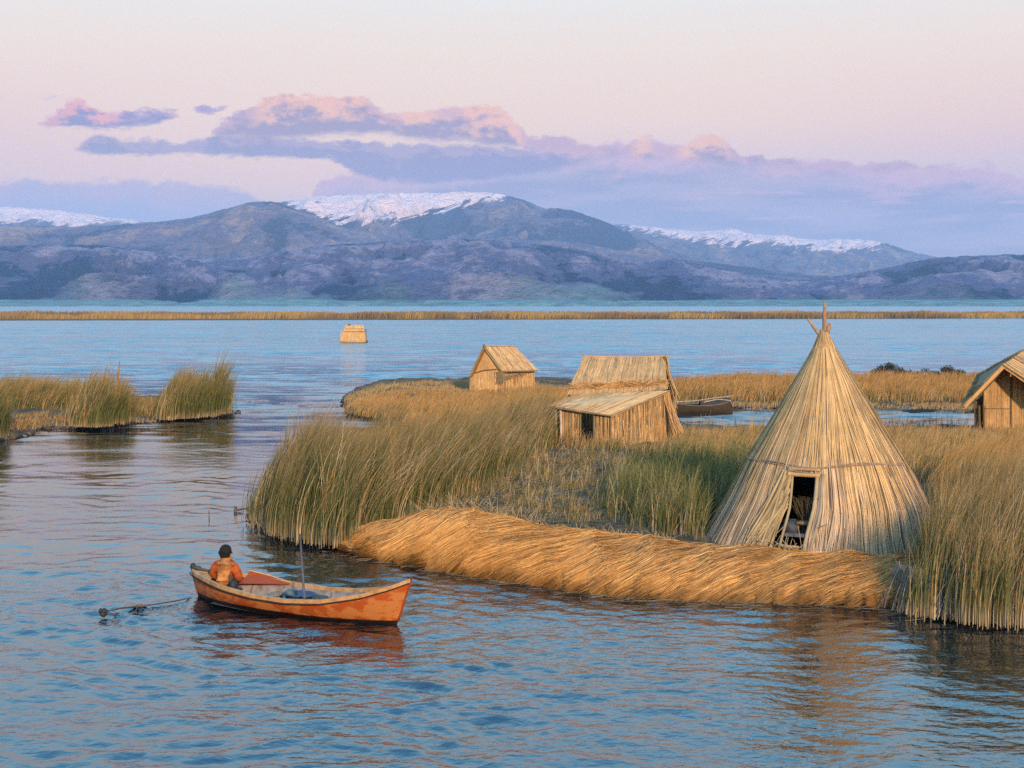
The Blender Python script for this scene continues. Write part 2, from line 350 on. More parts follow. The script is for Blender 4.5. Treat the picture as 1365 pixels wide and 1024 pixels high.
# ------------------------------------------------------------------ lake
def build_lake():
    fine = np.radians(np.linspace(-24, 24, 900)); rough = np.radians(np.concatenate([np.linspace(-180, -60, 14)[1:], np.linspace(-55, -25, 16)]))
    an = np.concatenate([rough, fine, -rough[::-1]]); an = np.append(an, np.pi)
    an = np.concatenate([[-np.pi], an])
    r = np.concatenate([[0.5, 4, 9], np.geomspace(13, 150, 760), np.geomspace(152, 5200, 60)])
    A, R = np.meshgrid(an, r, indexing='xy'); X = np.sin(A)*R; Y = np.cos(A)*R
    Z = np.zeros_like(X); rg = np.random.default_rng(3)
    amp_far = sstep(R, 150, 90); near = sstep(R, 9, 14)
    warpx = fbm(X*0.12, Y*0.12, 5, 2)*0.9; warpy = fbm(X*0.12+9, Y*0.12, 8, 2)*0.9
    for lam, amp, n in ((5.5, .012, 6), (3.0, .010, 9), (1.7, .0070, 14), (1.0, .0070, 20), (0.62, .0060, 26), (0.4, .0040, 26), (0.27, .0024, 24)):
        damp = sstep(R*0.0024*1.05/lam, 0.30, 0.12)
        for _ in range(n):
            th = math.radians(rg.normal(80, 30)); l = lam*rg.uniform(0.75, 1.3); k = 2*np.pi/l
            s = np.sin((X+warpx)*k*math.cos(th)+(Y+warpy)*k*math.sin(th)+rg.uniform(0, 6.28))
            Z += amp/math.sqrt(n)*(s-0.25*(1-s*s))*1.5*damp
    pat = 0.55+0.75*sstep(fbm(X*0.05, Y*0.035, 11, 3), -0.45, 0.5)
    calm = sstep(X, -1.5, -6.5)*sstep(Y, 33, 41)*sstep(Y, 88, 68)
    Z *= pat*(1-0.45*calm)*amp_far*near*(1-0.45*sstep(X, 2.5, 6.0)*sstep(Y, 35, 31))
    # the boat's quiet wake, spreading towards the viewer
    for (cx, cy, a0) in ((-2.2, 28.8, .014), (-6.8, 31.6, .010)):
        d = np.hypot(X-cx, Y-cy); Z += a0*np.sin(d*2*np.pi/0.8)*np.exp(-d/3.2)*sstep(d, 0.1, 0.6)
    d = np.hypot(X-PG(135, 822).x, Y-PG(135, 822).y); Z += 0.009*np.sin(d*2*np.pi/0.5)*np.exp(-d/1.2)
    m, n = X.shape; i = (np.arange(m-1)[:, None]*n+np.arange(n-1)[None])
    q = np.stack([i, i+1, i+n+1, i+n], -1).reshape(-1, 4)[:, ::-1]
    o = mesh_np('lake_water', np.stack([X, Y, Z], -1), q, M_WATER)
    tag(o, 'blue rippled lake water', None, None, 'structure')
    # lake bed far below closes the scene underneath
    bg = Bag(); bg.slab([(-9000, -3000, -3), (9000, -3000, -3), (9000, 16000, -3), (-9000, 16000, -3)], 1, (0.05, 0.045, 0.04))
    tag(bg.build('lake_bed_ground', M_GROUND), kind='structure')
build_lake()

# ------------------------------------------------------------------ far hills
def m_hill(name, dark, mid, light, snow=False):
    def f(g, b):
        co = g.coord('Object')
        a = g.n.new('ShaderNodeVertexColor'); a.layer_name = 'Col'; s = g.sep(a.outputs[0])
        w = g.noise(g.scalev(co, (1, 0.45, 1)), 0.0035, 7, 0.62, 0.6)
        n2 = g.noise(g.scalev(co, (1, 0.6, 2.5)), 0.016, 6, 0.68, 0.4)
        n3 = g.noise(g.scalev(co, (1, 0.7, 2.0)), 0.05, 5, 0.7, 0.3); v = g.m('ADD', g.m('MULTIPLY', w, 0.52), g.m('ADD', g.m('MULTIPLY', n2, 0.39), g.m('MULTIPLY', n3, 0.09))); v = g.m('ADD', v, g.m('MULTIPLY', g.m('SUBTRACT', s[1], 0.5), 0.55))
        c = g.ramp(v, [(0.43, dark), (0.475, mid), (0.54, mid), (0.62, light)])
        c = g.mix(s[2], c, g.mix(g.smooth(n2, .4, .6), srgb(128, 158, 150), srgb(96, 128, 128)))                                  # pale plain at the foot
        if snow:
            q3 = g.sep(co); st = g.noise(g.xyz(g.m('MULTIPLY', g.m('ADD', g.m('MULTIPLY', q3[0], .94), g.m('MULTIPLY', q3[2], .35)), .30), g.m('MULTIPLY', q3[1], .10), g.m('MULTIPLY', g.m('SUBTRACT', g.m('MULTIPLY', q3[2], .94), g.m('MULTIPLY', q3[0], .35)), 1.6)), 0.016, 9, 0.72, 0.5)
            f2 = g.smooth(g.m('ADD', s[0], g.m('MULTIPLY', g.m('SUBTRACT', st, 0.5), 2.8)), 0.42, 0.56)
            c = g.mix(f2, c, (0.84, 0.62, 0.59))
        g.put(b.inputs['Base Color'], c); g.put(b.inputs['Normal'], g.bump(g.m('ADD', n2, g.m('MULTIPLY', n3, 0.15)), 0.9, 45.0))
    return mat(name, f, 0.95, 0.05)
def hill(name, label, prof, Yr, Yf, Yb, m, seed, relief=0.3, snowf=None, foot=False, wavel=900.):
    az = np.linspace(-0.62, 0.62, 1100); px = np.tan(az)*F+CX
    xs, ys = zip(*prof); P = np.interp(px, xs, ys)
    P = P+1.3*fbm(px/26, px*0+seed, seed, 4)+0.7*perlin(px/7.0, px*0, seed+5)
    zr = np.maximum((HY-P)*Yr/F+CAMZ, 2)
    t = np.concatenate([np.linspace(0, 1, 90), 1+np.linspace(0, 1, 14)[1:]])
    Yv = np.where(t <= 1, Yf+(Yr-Yf)*t, Yr+(Yb-Yr)*(t-1))
    A, T = np.meshgrid(np.tan(az), t, indexing='xy'); YY = np.repeat(Yv[:, None], len(az), 1)
    X = A*YY; H = zr[None]
    g = np.where(T <= 1, 0.72*T**1.15+0.28*sstep(T, 0, 1), 1-0.75*(T-1))
    rid = 1-np.abs(fbm(X/wavel+0.35*fbm(X/700, YY/500, seed+3, 3), YY/wavel*0.6, seed+20, 5, 0.5))*2.0
    fine = fbm(X/180, YY/220, seed+40, 4)
    env = np.sin(np.clip(T, 0, 1)*np.pi)**0.8
    Z = H*g + (rid-0.45)*relief*H*env + fine*0.075*H*env
    # never above the sight line of the ridge
    lim = CAMZ+(H-CAMZ)*YY/Yr*0.992
    Z = np.where(T < 1, np.minimum(Z, lim), Z)
    Z = np.maximum(Z, -1+3*T)
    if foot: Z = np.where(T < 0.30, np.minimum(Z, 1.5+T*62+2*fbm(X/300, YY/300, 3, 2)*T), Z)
    sn = np.zeros_like(X); 
    if snowf is not None: sn = snowf(np.repeat(px[None], len(t), 0), HY-(Z-CAMZ)*F/YY, T)
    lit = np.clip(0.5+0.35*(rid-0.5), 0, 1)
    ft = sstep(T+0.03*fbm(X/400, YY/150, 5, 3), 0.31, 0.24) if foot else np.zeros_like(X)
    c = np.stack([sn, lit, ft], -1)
    mm, n = X.shape; i = (np.arange(mm-1)[:, None]*n+np.arange(n-1)[None])
    q = np.stack([i, i+1, i+n+1, i+n], -1).reshape(-1, 4)
    o = mesh_np(name, np.stack([X, YY, Z], -1), q, m, None, c)
    tag(o, label, None, None, 'structure'); return o
W = [(-900, 330), (-400, 330)]
D, Md, L = (0.004, 0.028, 0.080), (0.080, 0.090, 0.175), (0.26, 0.22, 0.29)
mh = m_hill('hill_slope', D, Md, L); mh2 = m_hill('upper_slope', (0.04, 0.055, 0.12), (0.13, 0.115, 0.18), (0.30, 0.21, 0.20)); mhs = m_hill('snowy_slope', (0.05, 0.065, 0.14), (0.125, 0.115, 0.19), (0.27, 0.20, 0.21), True)  # blue of the distance haze is mixed into these slope colours
def sn_main(px, py, T):
    lo = np.interp(px, [360, 400, 450, 520, 600, 660, 700], [266, 282, 298, 296, 280, 268, 255])
    return np.clip((lo-py)/32+0.41, 0, .85)*sstep(px, 365, 400)*sstep(px, 705, 665)
def sn_right(px, py, T):
    lo = np.interp(px, [820, 870, 920, 975, 1020, 1060, 1130, 1180, 1230], [300, 312, 322, 324, 324, 330, 336, 330, 322])
    return np.clip((lo-py)/20+0.38, 0, .85)*sstep(px, 800, 850)*sstep(px, 1225, 1170)
def sn_left(px, py, T):
    return np.clip((299-py)/18+0.24+0.4*sstep(np.abs(px-92), 40, 10), 0, 1.1)*sstep(px, 215, 160)
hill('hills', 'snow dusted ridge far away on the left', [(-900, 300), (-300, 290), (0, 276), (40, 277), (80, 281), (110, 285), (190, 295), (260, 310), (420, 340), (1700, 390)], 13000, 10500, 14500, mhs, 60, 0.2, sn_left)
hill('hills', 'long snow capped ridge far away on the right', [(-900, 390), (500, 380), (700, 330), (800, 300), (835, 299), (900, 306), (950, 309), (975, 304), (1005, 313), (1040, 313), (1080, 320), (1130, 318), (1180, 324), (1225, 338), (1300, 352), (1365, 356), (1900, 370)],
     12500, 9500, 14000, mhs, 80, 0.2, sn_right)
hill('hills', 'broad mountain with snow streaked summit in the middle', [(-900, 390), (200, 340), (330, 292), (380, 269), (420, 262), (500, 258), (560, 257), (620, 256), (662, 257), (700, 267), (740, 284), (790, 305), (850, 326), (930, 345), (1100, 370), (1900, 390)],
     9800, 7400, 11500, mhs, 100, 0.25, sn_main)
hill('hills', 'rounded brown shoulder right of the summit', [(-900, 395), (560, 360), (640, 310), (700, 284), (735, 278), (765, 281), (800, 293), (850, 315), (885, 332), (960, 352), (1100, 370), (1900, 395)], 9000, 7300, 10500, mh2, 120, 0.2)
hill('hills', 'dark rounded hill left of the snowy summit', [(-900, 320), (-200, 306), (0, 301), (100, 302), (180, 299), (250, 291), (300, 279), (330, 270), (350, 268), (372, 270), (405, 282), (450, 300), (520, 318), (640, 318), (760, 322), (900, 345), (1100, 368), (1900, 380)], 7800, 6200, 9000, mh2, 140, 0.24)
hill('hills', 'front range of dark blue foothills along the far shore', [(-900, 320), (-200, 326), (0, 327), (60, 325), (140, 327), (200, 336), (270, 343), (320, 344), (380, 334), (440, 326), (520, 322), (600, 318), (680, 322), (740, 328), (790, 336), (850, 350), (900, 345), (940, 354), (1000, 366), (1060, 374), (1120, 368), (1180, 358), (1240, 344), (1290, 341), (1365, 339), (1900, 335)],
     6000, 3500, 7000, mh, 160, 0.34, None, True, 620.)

# ------------------------------------------------------------------ land lying in the lake
def inside_dist(poly, X, Y):
    """signed distance, positive inside"""
    P = np.asarray(poly, float); n = len(P); d = np.full(X.shape, 1e9); ins = np.zeros(X.shape, bool)
    for i in range(n):
        a, b = P[i], P[(i+1) % n]; ab = b-a; L2 = (ab**2).sum()+1e-12
        t = np.clip(((X-a[0])*ab[0]+(Y-a[1])*ab[1])/L2, 0, 1)
        d = np.minimum(d, np.hypot(X-a[0]-t*ab[0], Y-a[1]-t*ab[1]))
        c = ((a[1] > Y) != (b[1] > Y)) & (X < (b[0]-a[0])*(Y-a[1])/(b[1]-a[1]+1e-12)+a[0]); ins ^= c
    return np.where(ins, d, -d)
def poly_px(pts, z=0.0): return [tuple(PG(x, y, z))[:2] for x, y in pts]
def island(name, label, pts, top, step, edge=0.7, seed=0, rough=0.10, extra=None):
    P = np.array(poly_px(pts)); mn, mx = P.min(0)-1.5, P.max(0)+1.5
    xs = np.arange(mn[0], mx[0], step); ys = np.arange(mn[1], mx[1], step)
    X, Y = np.meshgrid(xs, ys); d = inside_dist(P, X, Y)
    d = d+0.35*edge*fbm(X*0.9, Y*0.9, seed, 3)
    Z = -0.45+(top+0.45)*sstep(d, -edge, edge*0.8)+rough*fbm(X*0.8, Y*0.8, seed+9, 4)*sstep(d, -0.2, 0.8)
    if extra is not None: Z = extra(X, Y, Z)
    m, n = X.shape; i = (np.arange(m-1)[:, None]*n+np.arange(n-1)[None]).reshape(-1)
    q = np.stack([i, i+1, i+n+1, i+n], -1); zf = Z.reshape(-1)
    q = q[(zf[q].max(1) > -0.40)]
    us, inv = np.unique(q, return_inverse=True)
    o = mesh_np(name, np.stack([X, Y, Z], -1).reshape(-1, 3)[us], inv.reshape(-1, 4), M_GROUND)
    return tag(o, label, None, None, 'structure')
MAIN = [(334, 686), (352, 702), (385, 715), (430, 724), (475, 730), (560, 744), (690, 765), (800, 784), (900, 790), (1000, 793), (1100, 796), (1190, 800), (1215, 814), (1290, 824), (1365, 828), (1500, 835), (1700, 830),
        (1900, 700), (1800, 585), (1600, 576), (1300, 574), (1000, 575), (925, 573), (893, 560), (872, 545), (845, 528), (790, 515), (760, 509), (700, 507), (640, 507), (600, 510), (545, 508), (505, 511), (470, 522), (455, 533),
        (462, 552), (480, 556), (520, 560), (500, 572), (440, 590), (380, 622), (345, 655)]
PUD = PG(693, 658, .3); PUD2 = PG(800, 640, .3)
def dips(X, Y, Z):
    e = ((X-PUD.x)/1.1)**2+((Y-PUD.y)/1.3)**2; Z = Z-0.22*np.exp(-e)
    e = ((X-PUD2.x)/1.0)**2+((Y-PUD2.y)/1.6)**2; return Z-0.16*np.exp(-e)
island('island_ground', 'matted reed ground of the main island', MAIN, 0.32, 0.16, 0.6, 1, 0.09, dips)
LEFTI = [(-140, 612), (-60, 600), (0, 588), (38, 582), (48, 574), (80, 570), (120, 572), (165, 566), (230, 560), (290, 555), (318, 553), (312, 549), (285, 541), (220, 533), (120, 528), (0, 528), (-140, 530), (-300, 560)]
island('islet_ground', 'peat and root mat of the left islet', LEFTI, 0.28, 0.22, 0.8, 3, 0.10)
BACKI = [(880, 536), (930, 540), (1000, 543), (1060, 541), (1150, 540), (1230, 542), (1290, 543), (1340, 546), (1500, 548), (1700, 540), (1600, 512), (1300, 507), (1180, 505), (1050, 506), (960, 508), (900, 512), (876, 522)]
island('islet_ground', 'low bank of land behind the channel', BACKI, 0.30, 0.35, 0.9, 5, 0.10)
island('mud_bar_ground', 'dark mud bar in the channel', [(1196, 548), (1215, 551), (1252, 549), (1256, 546), (1225, 544)], 0.05, 0.2, 0.6, 7, 0.05)
STRIP = [(-900, 430), (-300, 428), (300, 427), (700, 426), (1100, 425), (1500, 424), (2200, 425), (2200, 419), (700, 419), (-900, 420)]
island('far_bank_ground', 'low land under the far reed belt', STRIP, 0.4, 8.0, 12., 9, 0.1)

# ------------------------------------------------------------------ reeds and grass
C_BASE = np.array([0.36, 0.25, 0.12]); C_GREEN = np.array([0.076, 0.084, 0.018]); C_GREEN2 = np.array([0.155, 0.148, 0.040]); C_TIP = np.array([0.50, 0.27, 0.11]); C_DRY = np.array([0.48, 0.27, 0.095]); C_ORANGE = np.array([0.50, 0.24, 0.065]); C_PALE = np.array([0.60, 0.44, 0.24])
def scatter(poly, dens, gap=0.0, seed=0, clump=1.0):
    P = np.array(poly); mn, mx = P.min(0), P.max(0); rg = np.random.default_rng(seed)
    n = int((mx-mn).prod()*dens); x = rg.uniform(mn[0]-.3, mx[0]+.3, n); y = rg.uniform(mn[1]-.3, mx[1]+.3, n)
    d = inside_dist(P, x, y); keep = (d > rg.normal(0.05, 0.22, n)) & (np.hypot(x-8.25, y-38) > 3.1) & ~((x > 5.0) & (x < 8.2) & (y < 37.5) & (y > 32.5))
    if gap > 0:
        k = fbm(x*clump, y*clump, seed+3, 3); keep &= (k+rg.normal(0, 0.12, n)) > (gap-0.5)
    return x[keep], y[keep], d[keep], rg
def blades(poly, dens, hfun, wid=0.014, lean=(0.25, 0.05), green=0.6, tipc=C_DRY, basec=C_BASE, gap=0.25, seed=0, clump=1.0, z0=0.25, K=6, spread=0.22, hvar=0.22, orange=0.0, basefrac=0.12, edge=0.0, tipstart=0.5):
    x, y, d, rg = scatter(poly, dens, gap, seed, clump); N = len(x)
    h = (hfun(x, y) if callable(hfun) else np.full(N, float(hfun)))*(1-hvar*1.3*rg.random(N)**1.3)*(1+0.26*fbm(x*1.4, y*1.4, seed+7, 3))
    if edge > 0: h = h*(0.72+0.28*sstep(d, -.1, edge))
    h = np.maximum(h, .1)
    t = np.linspace(0, 1, K)[None, :]
    ang = rg.uniform(0, 2*np.pi, N); sp = spread*np.abs(rg.normal(0, 1, N))
    tuft = fbm(x*0.9, y*0.9, seed+31, 2); gust = 1+0.6*tuft
    cs = 0.75; ci, cj = np.floor(x/cs), np.floor(y/cs); hx = np.sin(ci*127.1+cj*311.7)*43758.5; hx -= np.floor(hx); hy = np.sin(ci*269.5+cj*183.3)*43758.5; hy -= np.floor(hy)
    ox, oy = (x-(ci+.25+.5*hx)*cs)/cs, (y-(cj+.25+.5*hy)*cs)/cs; h = h*(0.84+0.32*hx)*(1.08-0.5*(ox**2+oy**2))
    lx = (lean[0]*gust+sp*np.cos(ang)+0.16*ox)*h; ly = (lean[1]+sp*np.sin(ang)+0.12*oy)*h
    bend = t**2.3
    drop = 1-0.12*((lx**2+ly**2)**0.5/h)[:, None]*t**3
    kink = (rg.random(N) < 0.07)[:, None]*np.clip(t-0.55, 0, 1)
    px = x[:, None]+lx[:, None]*bend+kink*h[:, None]*0.6*np.cos(ang)[:, None]; py = y[:, None]+ly[:, None]*bend
    pz = z0+h[:, None]*t*drop-kink*h[:, None]*0.9
    paths = np.stack([px, py, pz], -1)
    w = wid*rg.uniform(0.6, 1.5, N)[:, None]*(1.05-0.8*t**2)
    yaw = rg.uniform(-0.9, 0.9, N)
    sides = np.stack([np.cos(yaw), np.sin(yaw), 0*yaw], -1)
    gsel = rg.random(N)+0.35*fbm(x*0.5, y*0.5, seed+17, 2)
    isg = (gsel < green)[:, None]
    mix = rg.random((N, 1))
    gcol = C_GREEN*(1-mix)+C_GREEN2*mix
    dcol = (C_DRY*(1-mix)+C_PALE*mix)*0.85; dcol = np.where(rg.random((N, 1)) < orange, C_ORANGE, dcol)
    body = np.where(isg, gcol, dcol)
    tip = np.asarray(tipc)*(0.75+0.5*rg.random((N, 1)))
    tb = sstep(t, tipstart, 1.0)[..., None]*np.where(isg, 0.60, 0.9)[:, None]
    bb = sstep(t, basefrac*1.6, basefrac*0.5)[..., None]
    c = body[:, None]*(1-tb)+tip[:, None]*tb
    c = c*(1-bb)+np.asarray(basec)*bb
    c = c*rg.uniform(0.75, 1.2, N)[:, None, None]
    return paths, w, sides, c
def reed_obj(name, label, kind, cat, parts, mat_=None):
    b = Bag()
    for p in parts: b.rib(*p)
    o = b.build(name, mat_ or M_REED)
    return tag(o, label, cat if kind is None else None, None, kind)

# tall reed bed on the left end of the main island
BED = poly_px([(342, 688), (368, 706), (405, 716), (445, 722), (510, 706), (575, 682), (615, 664), (665, 642), (702, 612), (735, 594), (745, 583), (716, 584), (650, 608), (600, 628), (540, 644), (470, 652), (410, 656), (365, 664), (344, 674)], 0.3)
def h_bed(x, y):
    px = x/y*F+CX
    return np.interp(px, [335, 360, 400, 450, 560, 650, 700, 740], [1.8, 2.5, 2.9, 2.7, 2.6, 2.55, 2.65, 2.2])
reed_obj('reed_bed', 'tall dense green reeds with tawny tips behind the left end of the straw bank', 'stuff', None, [
    blades(BED, 420, h_bed, 0.014, (0.24, 0.04), 0.93, C_TIP, C_BASE, 0.30, 11, 1.3, 0.15, 7, 0.10, 0.28, 0.1, 0.14, 0.5, 0.70),
    blades(BED, 40, lambda x, y: h_bed(x, y)*0.9, 0.016, (0.32, 0.02), 0.2, C_PALE, C_PALE, 0.1, 12, 0.9, 0.15, 7, 0.2, 0.3, 0.1, 0.2, 0.3)])
# dry sedge behind it, up to the small hut
SEDGE = poly_px([(470, 533), (530, 522), (620, 521), (716, 520), (765, 522), (770, 540), (735, 590), (650, 606), (590, 600), (530, 575), (545, 562), (480, 552), (464, 545)], 0.3)
def h_sedge(x, y):
    px = x/y*F+CX
    return np.interp(y, [50, 62, 75, 90, 102], [1.5, 1.35, 1.1, 0.55, 0.40])*np.interp(px, [460, 520, 640, 700, 760], [0.9, 0.9, 0.9, 1.25, 1.25])
reed_obj('sedge_grass', 'rust orange sedge grass in front of the small far hut', 'stuff', None, [
    blades(SEDGE, 75, h_sedge, 0.026, (0.35, 0.1), 0.22, C_ORANGE, C_ORANGE*0.8, 0.12, 21, 0.5, 0.2, 5, 0.2, 0.3, 0.7, 0.1, 1.0)])
# thin grass along the back edge and round the far hut
BACKG = poly_px([(462, 532), (505, 514), (560, 511), (640, 511), (700, 512), (780, 520), (765, 524), (620, 523), (530, 525), (470, 540)], 0.3)
reed_obj('short_grass', 'short olive grass along the back shore beside the small hut', 'stuff', None, [
    blades(BACKG, 60, 0.42, 0.03, (0.3, 0.1), 0.3, C_DRY, C_DRY*.7, 0.2, 23, 0.4, 0.2, 4, 0.2, 0.3)])
# grass around the middle hut and behind the cone hut
MIDG = poly_px([(728, 596), (780, 604), (830, 606), (880, 612), (860, 650), (960, 690), (1010, 700), (1040, 640), (1240, 640), (1330, 620), (1500, 620), (1500, 582), (1300, 580), (1000, 580), (920, 580), (895, 574), (905, 592), (860, 606), (830, 600), (750, 590)], 0.3)
def h_mid(x, y): return np.interp(y, [38, 48, 56, 66, 72], [1.4, 1.15, 0.9, 0.75, 0.6])
reed_obj('meadow_grass', 'russet and olive grass around the middle hut and behind the cone hut', 'stuff', None, [
    blades(MIDG, 130, h_mid, 0.018, (0.22, 0.05), 0.42, C_DRY, C_BASE*0.8, 0.15, 31, 0.5, 0.2, 5, 0.16, 0.35, 0.45, 0.1, 0.6, 0.35)])
CLR = poly_px([(612, 668), (650, 645), (700, 612), (735, 598), (800, 606), (850, 615), (820, 650), (800, 700), (700, 695), (640, 684)], 0.3)
MIDR = poly_px([(800, 668), (812, 690), (850, 706), (905, 718), (975, 728), (1010, 700), (1040, 660), (1010, 640), (900, 636), (830, 640)], 0.3)
reed_obj('reed_bed', 'waist high dark green reeds left of the cone hut', 'stuff', None, [
    blades(MIDR, 240, lambda x, y: np.interp(x/y*F+CX, [795, 830, 900, 1000], [1.0, 1.35, 1.65, 1.7]), 0.014, (0.10, 0.02), 0.80, C_GREEN2*1.2, C_BASE*0.5, 0.32, 41, 1.0, 0.2, 7, 0.22, 0.35, 0.0, 0.06, 0.5, 0.5),
    blades(MIDR, 22, 1.5, 0.014, (0.1, 0), 0.0, C_PALE, C_PALE, 0.1, 42, 1.0, 0.2, 7, 0.35, 0.4, 0.0, 0.06, 0.3)])
# tall reeds at the right edge
RB = poly_px([(1212, 808), (1235, 818), (1290, 824), (1365, 828), (1500, 832), (1620, 800), (1600, 700), (1400, 680), (1270, 690), (1228, 740)], 0.2)
def h_rb(x, y):
    px = x/y*F+CX; return np.interp(y, [28, 32, 38, 46], [2.35, 2.5, 2.2, 1.9])*np.interp(px, [1205, 1250, 1330], [0.8, 1.0, 1.08])
reed_obj('reed_bed', 'tall green and straw coloured reeds at the right edge of the water', 'stuff', None, [
    blades(RB, 330, h_rb, 0.013, (0.16, 0.0), 0.85, C_TIP, C_BASE*1.1, 0.30, 51, 1.2, 0.05, 8, 0.13, 0.35, 0.15, 0.18, 0.4, 0.62),
    blades(RB, 40, lambda x, y: h_rb(x, y)*0.95, 0.014, (0.3, 0), 0.1, C_PALE, C_PALE, 0.1, 52, 0.9, 0.05, 8, 0.3, 0.4, 0.2, 0.2, 0.3)])
RB2 = poly_px([(1235, 720), (1290, 690), (1400, 680), (1600, 700), (1600, 600), (1330, 600), (1240, 640)], 0.3)
reed_obj('dry_reed_bed', 'golden feathery reeds between the cone hut and the right hut', 'stuff', None, [
    blades(RB2, 120, lambda x, y: np.interp(y, [34, 45, 60], [2.1, 1.75, 1.0]), 0.015, (0.45, 0.0), 0.40, C_ORANGE*1.1, C_GREEN2, 0.2, 61, 0.6, 0.2, 7, 0.16, 0.35, 0.5, 0.05, 0.4, 0.3)])
# pale dead stalks drooping into the water at the right edge
def droop():
    rg = np.random.default_rng(5); N = 2600
    px = rg.uniform(1198, 1520, N); ty = np.interp(px, [1195, 1215, 1290, 1365, 1520], [802, 814, 824, 828, 834])
    Yw = F*CAMZ/(ty-HY); x = (px-CX)*Yw/F; y = Yw+rg.uniform(-0.05, 0.5, N)
    K = 6; t = np.linspace(0, 1, K)[None]; h0 = rg.uniform(0.25, 0.85, N); out = rg.uniform(0.15, 0.5, N)
    X = x[:, None]+rg.normal(-0.05, 0.12, N)[:, None]*t*1.5; Yp = y[:, None]-out[:, None]*t; Z = h0[:, None]*(1-t**1.6)-0.05*t+0.06
    c = np.where(rg.random((N, 1)) < 0.35, np.array([0.30, 0.27, 0.26]), C_BASE*0.9)*rg.uniform(0.6, 1.2, (N, 1))
    return np.stack([X, Yp, Z], -1), np.full((N, K), 0.014), np.tile([1.0, 0.2, 0], (N, 1)), np.repeat(c[:, None], K, 1)
reed_obj('dead_stalks', 'grey and straw dead stalks drooping into the water below the right reeds', 'stuff', None, [droop()], M_STRAW)
# trampled stalks in the clearing
def litter(poly, n, seed, hi=0.05, L=(0.25, 0.9), tall=0.08):
    rg = np.random.default_rng(seed); P = np.array(poly); mn, mx = P.min(0), P.max(0)
    x = rg.uniform(mn[0], mx[0], n*3); y = rg.uniform(mn[1], mx[1], n*3); k = (inside_dist(P, x, y) > 0) & (fbm(x*0.8, y*0.8, seed, 3)+rg.normal(0, .15, n*3) > -0.15); x, y = x[k][:n], y[k][:n]; N = len(x)
    a = rg.normal(0.2, 0.7, N); l = rg.uniform(*L, N); K = 4; t = np.linspace(-0.5, 0.5, K)[None]
    up = np.where(rg.random(N) < tall, rg.uniform(0.3, 0.9, N), rg.uniform(0, 0.08, N))
    Z = 0.30+rg.uniform(0.0, hi, N)[:, None]+up[:, None]*l[:, None]*(t+0.5)+0.03*np.sin((t+0.5)*3.14)
    pts = np.stack([x[:, None]+np.cos(a)[:, None]*l[:, None]*t, y[:, None]+np.sin(a)[:, None]*l[:, None]*t, Z], -1)
    c = np.where(rg.random((N, 1)) < 0.3, np.array([0.17, 0.15, 0.13]), np.where(rg.random((N, 1)) < 0.45, C_GREEN2*0.8, C_BASE*0.8))*rg.uniform(0.3, 1.0, (N, 1))
    side = np.stack([-np.sin(a), np.cos(a), rg.uniform(-0.5, 0.9, N)], -1)
    return pts, np.full((N, K), 0.016), side, np.repeat(c[:, None], K, 1)
reed_obj('trampled_straw', 'trampled brown stalks and mud litter in the clearing', 'stuff', None, [
    litter(poly_px([(585, 672), (640, 640), (705, 606), (800, 600), (880, 615), (830, 660), (830, 705), (960, 735), (900, 728), (700, 702)], 0.3), 6500, 71),
    blades(CLR, 300, 0.33, 0.013, (0.1, 0), 0.72, C_DRY*.9, C_BASE*.6, 0.30, 72, 0.8, 0.22, 4, 0.45, 0.6), blades(CLR, 12, 0.8, 0.013, (0.1, 0), 0.1, C_PALE, C_PALE, 0.4, 73, 0.8, 0.22, 6, 0.4, 0.6)], M_STRAW)
# pool of standing water in the clearing
def pool(c, rx, ry, z, nm, lb):
    n = 40; a = np.arange(n)*2*np.pi/n; r = 1+0.25*fbm(np.cos(a)*1.5+c.x, np.sin(a)*1.5, 4, 3)
    me = bpy.data.meshes.new(nm); me.from_pydata([(c.x+rx*r[i]*math.cos(a[i]), c.y+ry*r[i]*math.sin(a[i]), z) for i in range(n)], [], [list(range(n))]); me.materials.append(M_WATER)
    o = bpy.data.objects.new(nm, me); COL.objects.link(o); tag(o, lb, None, None, 'structure')
pool(PUD, 0.62, 0.85, 0.22, 'puddle_water', 'small pool of standing water in the clearing')
pool(PUD2, 0.7, 1.0, 0.235, 'puddle_water', 'shallow reflecting pool beside the reeds')
# left islet vegetation
GR = 'reed clumps on the left islet'
def clump_obj(label, pts, h, seed, green=0.85, lean=(0.22, 0), dens=300, ed=0.5, tip=C_DRY):
    o = reed_obj('reed_clump', label, None, 'reeds', [blades(poly_px([(x, y-3.5) for x, y in pts], 0.25), dens, h, 0.022, lean, green, tip, C_BASE, 0.2, seed, 0.9, 0.15, 6, 0.10, 0.3, 0.3, 0.12, ed, 0.7)])
    o['group'] = GR; return o
clump_obj('tallest rightmost reed clump at the tip of the left islet', [(276, 556), (300, 553), (308, 549), (298, 546), (272, 549)], 3.1, 81)
clump_obj('wide reed clump left of the tallest one on the left islet', [(216, 561), (245, 560), (276, 557), (276, 545), (240, 544), (216, 548)], 2.45, 82)
clump_obj('leaning reed clump with one stalk bundle sticking up, in the middle of the left islet', [(98, 570), (130, 571), (168, 567), (172, 556), (130, 552), (100, 556)], 2.4, 83, 0.72)
clump_obj('reed clump cut by the left edge of the photo', [(-120, 602), (-30, 592), (2, 584), (2, 570), (-60, 566), (-120, 575)], 2.4, 84)
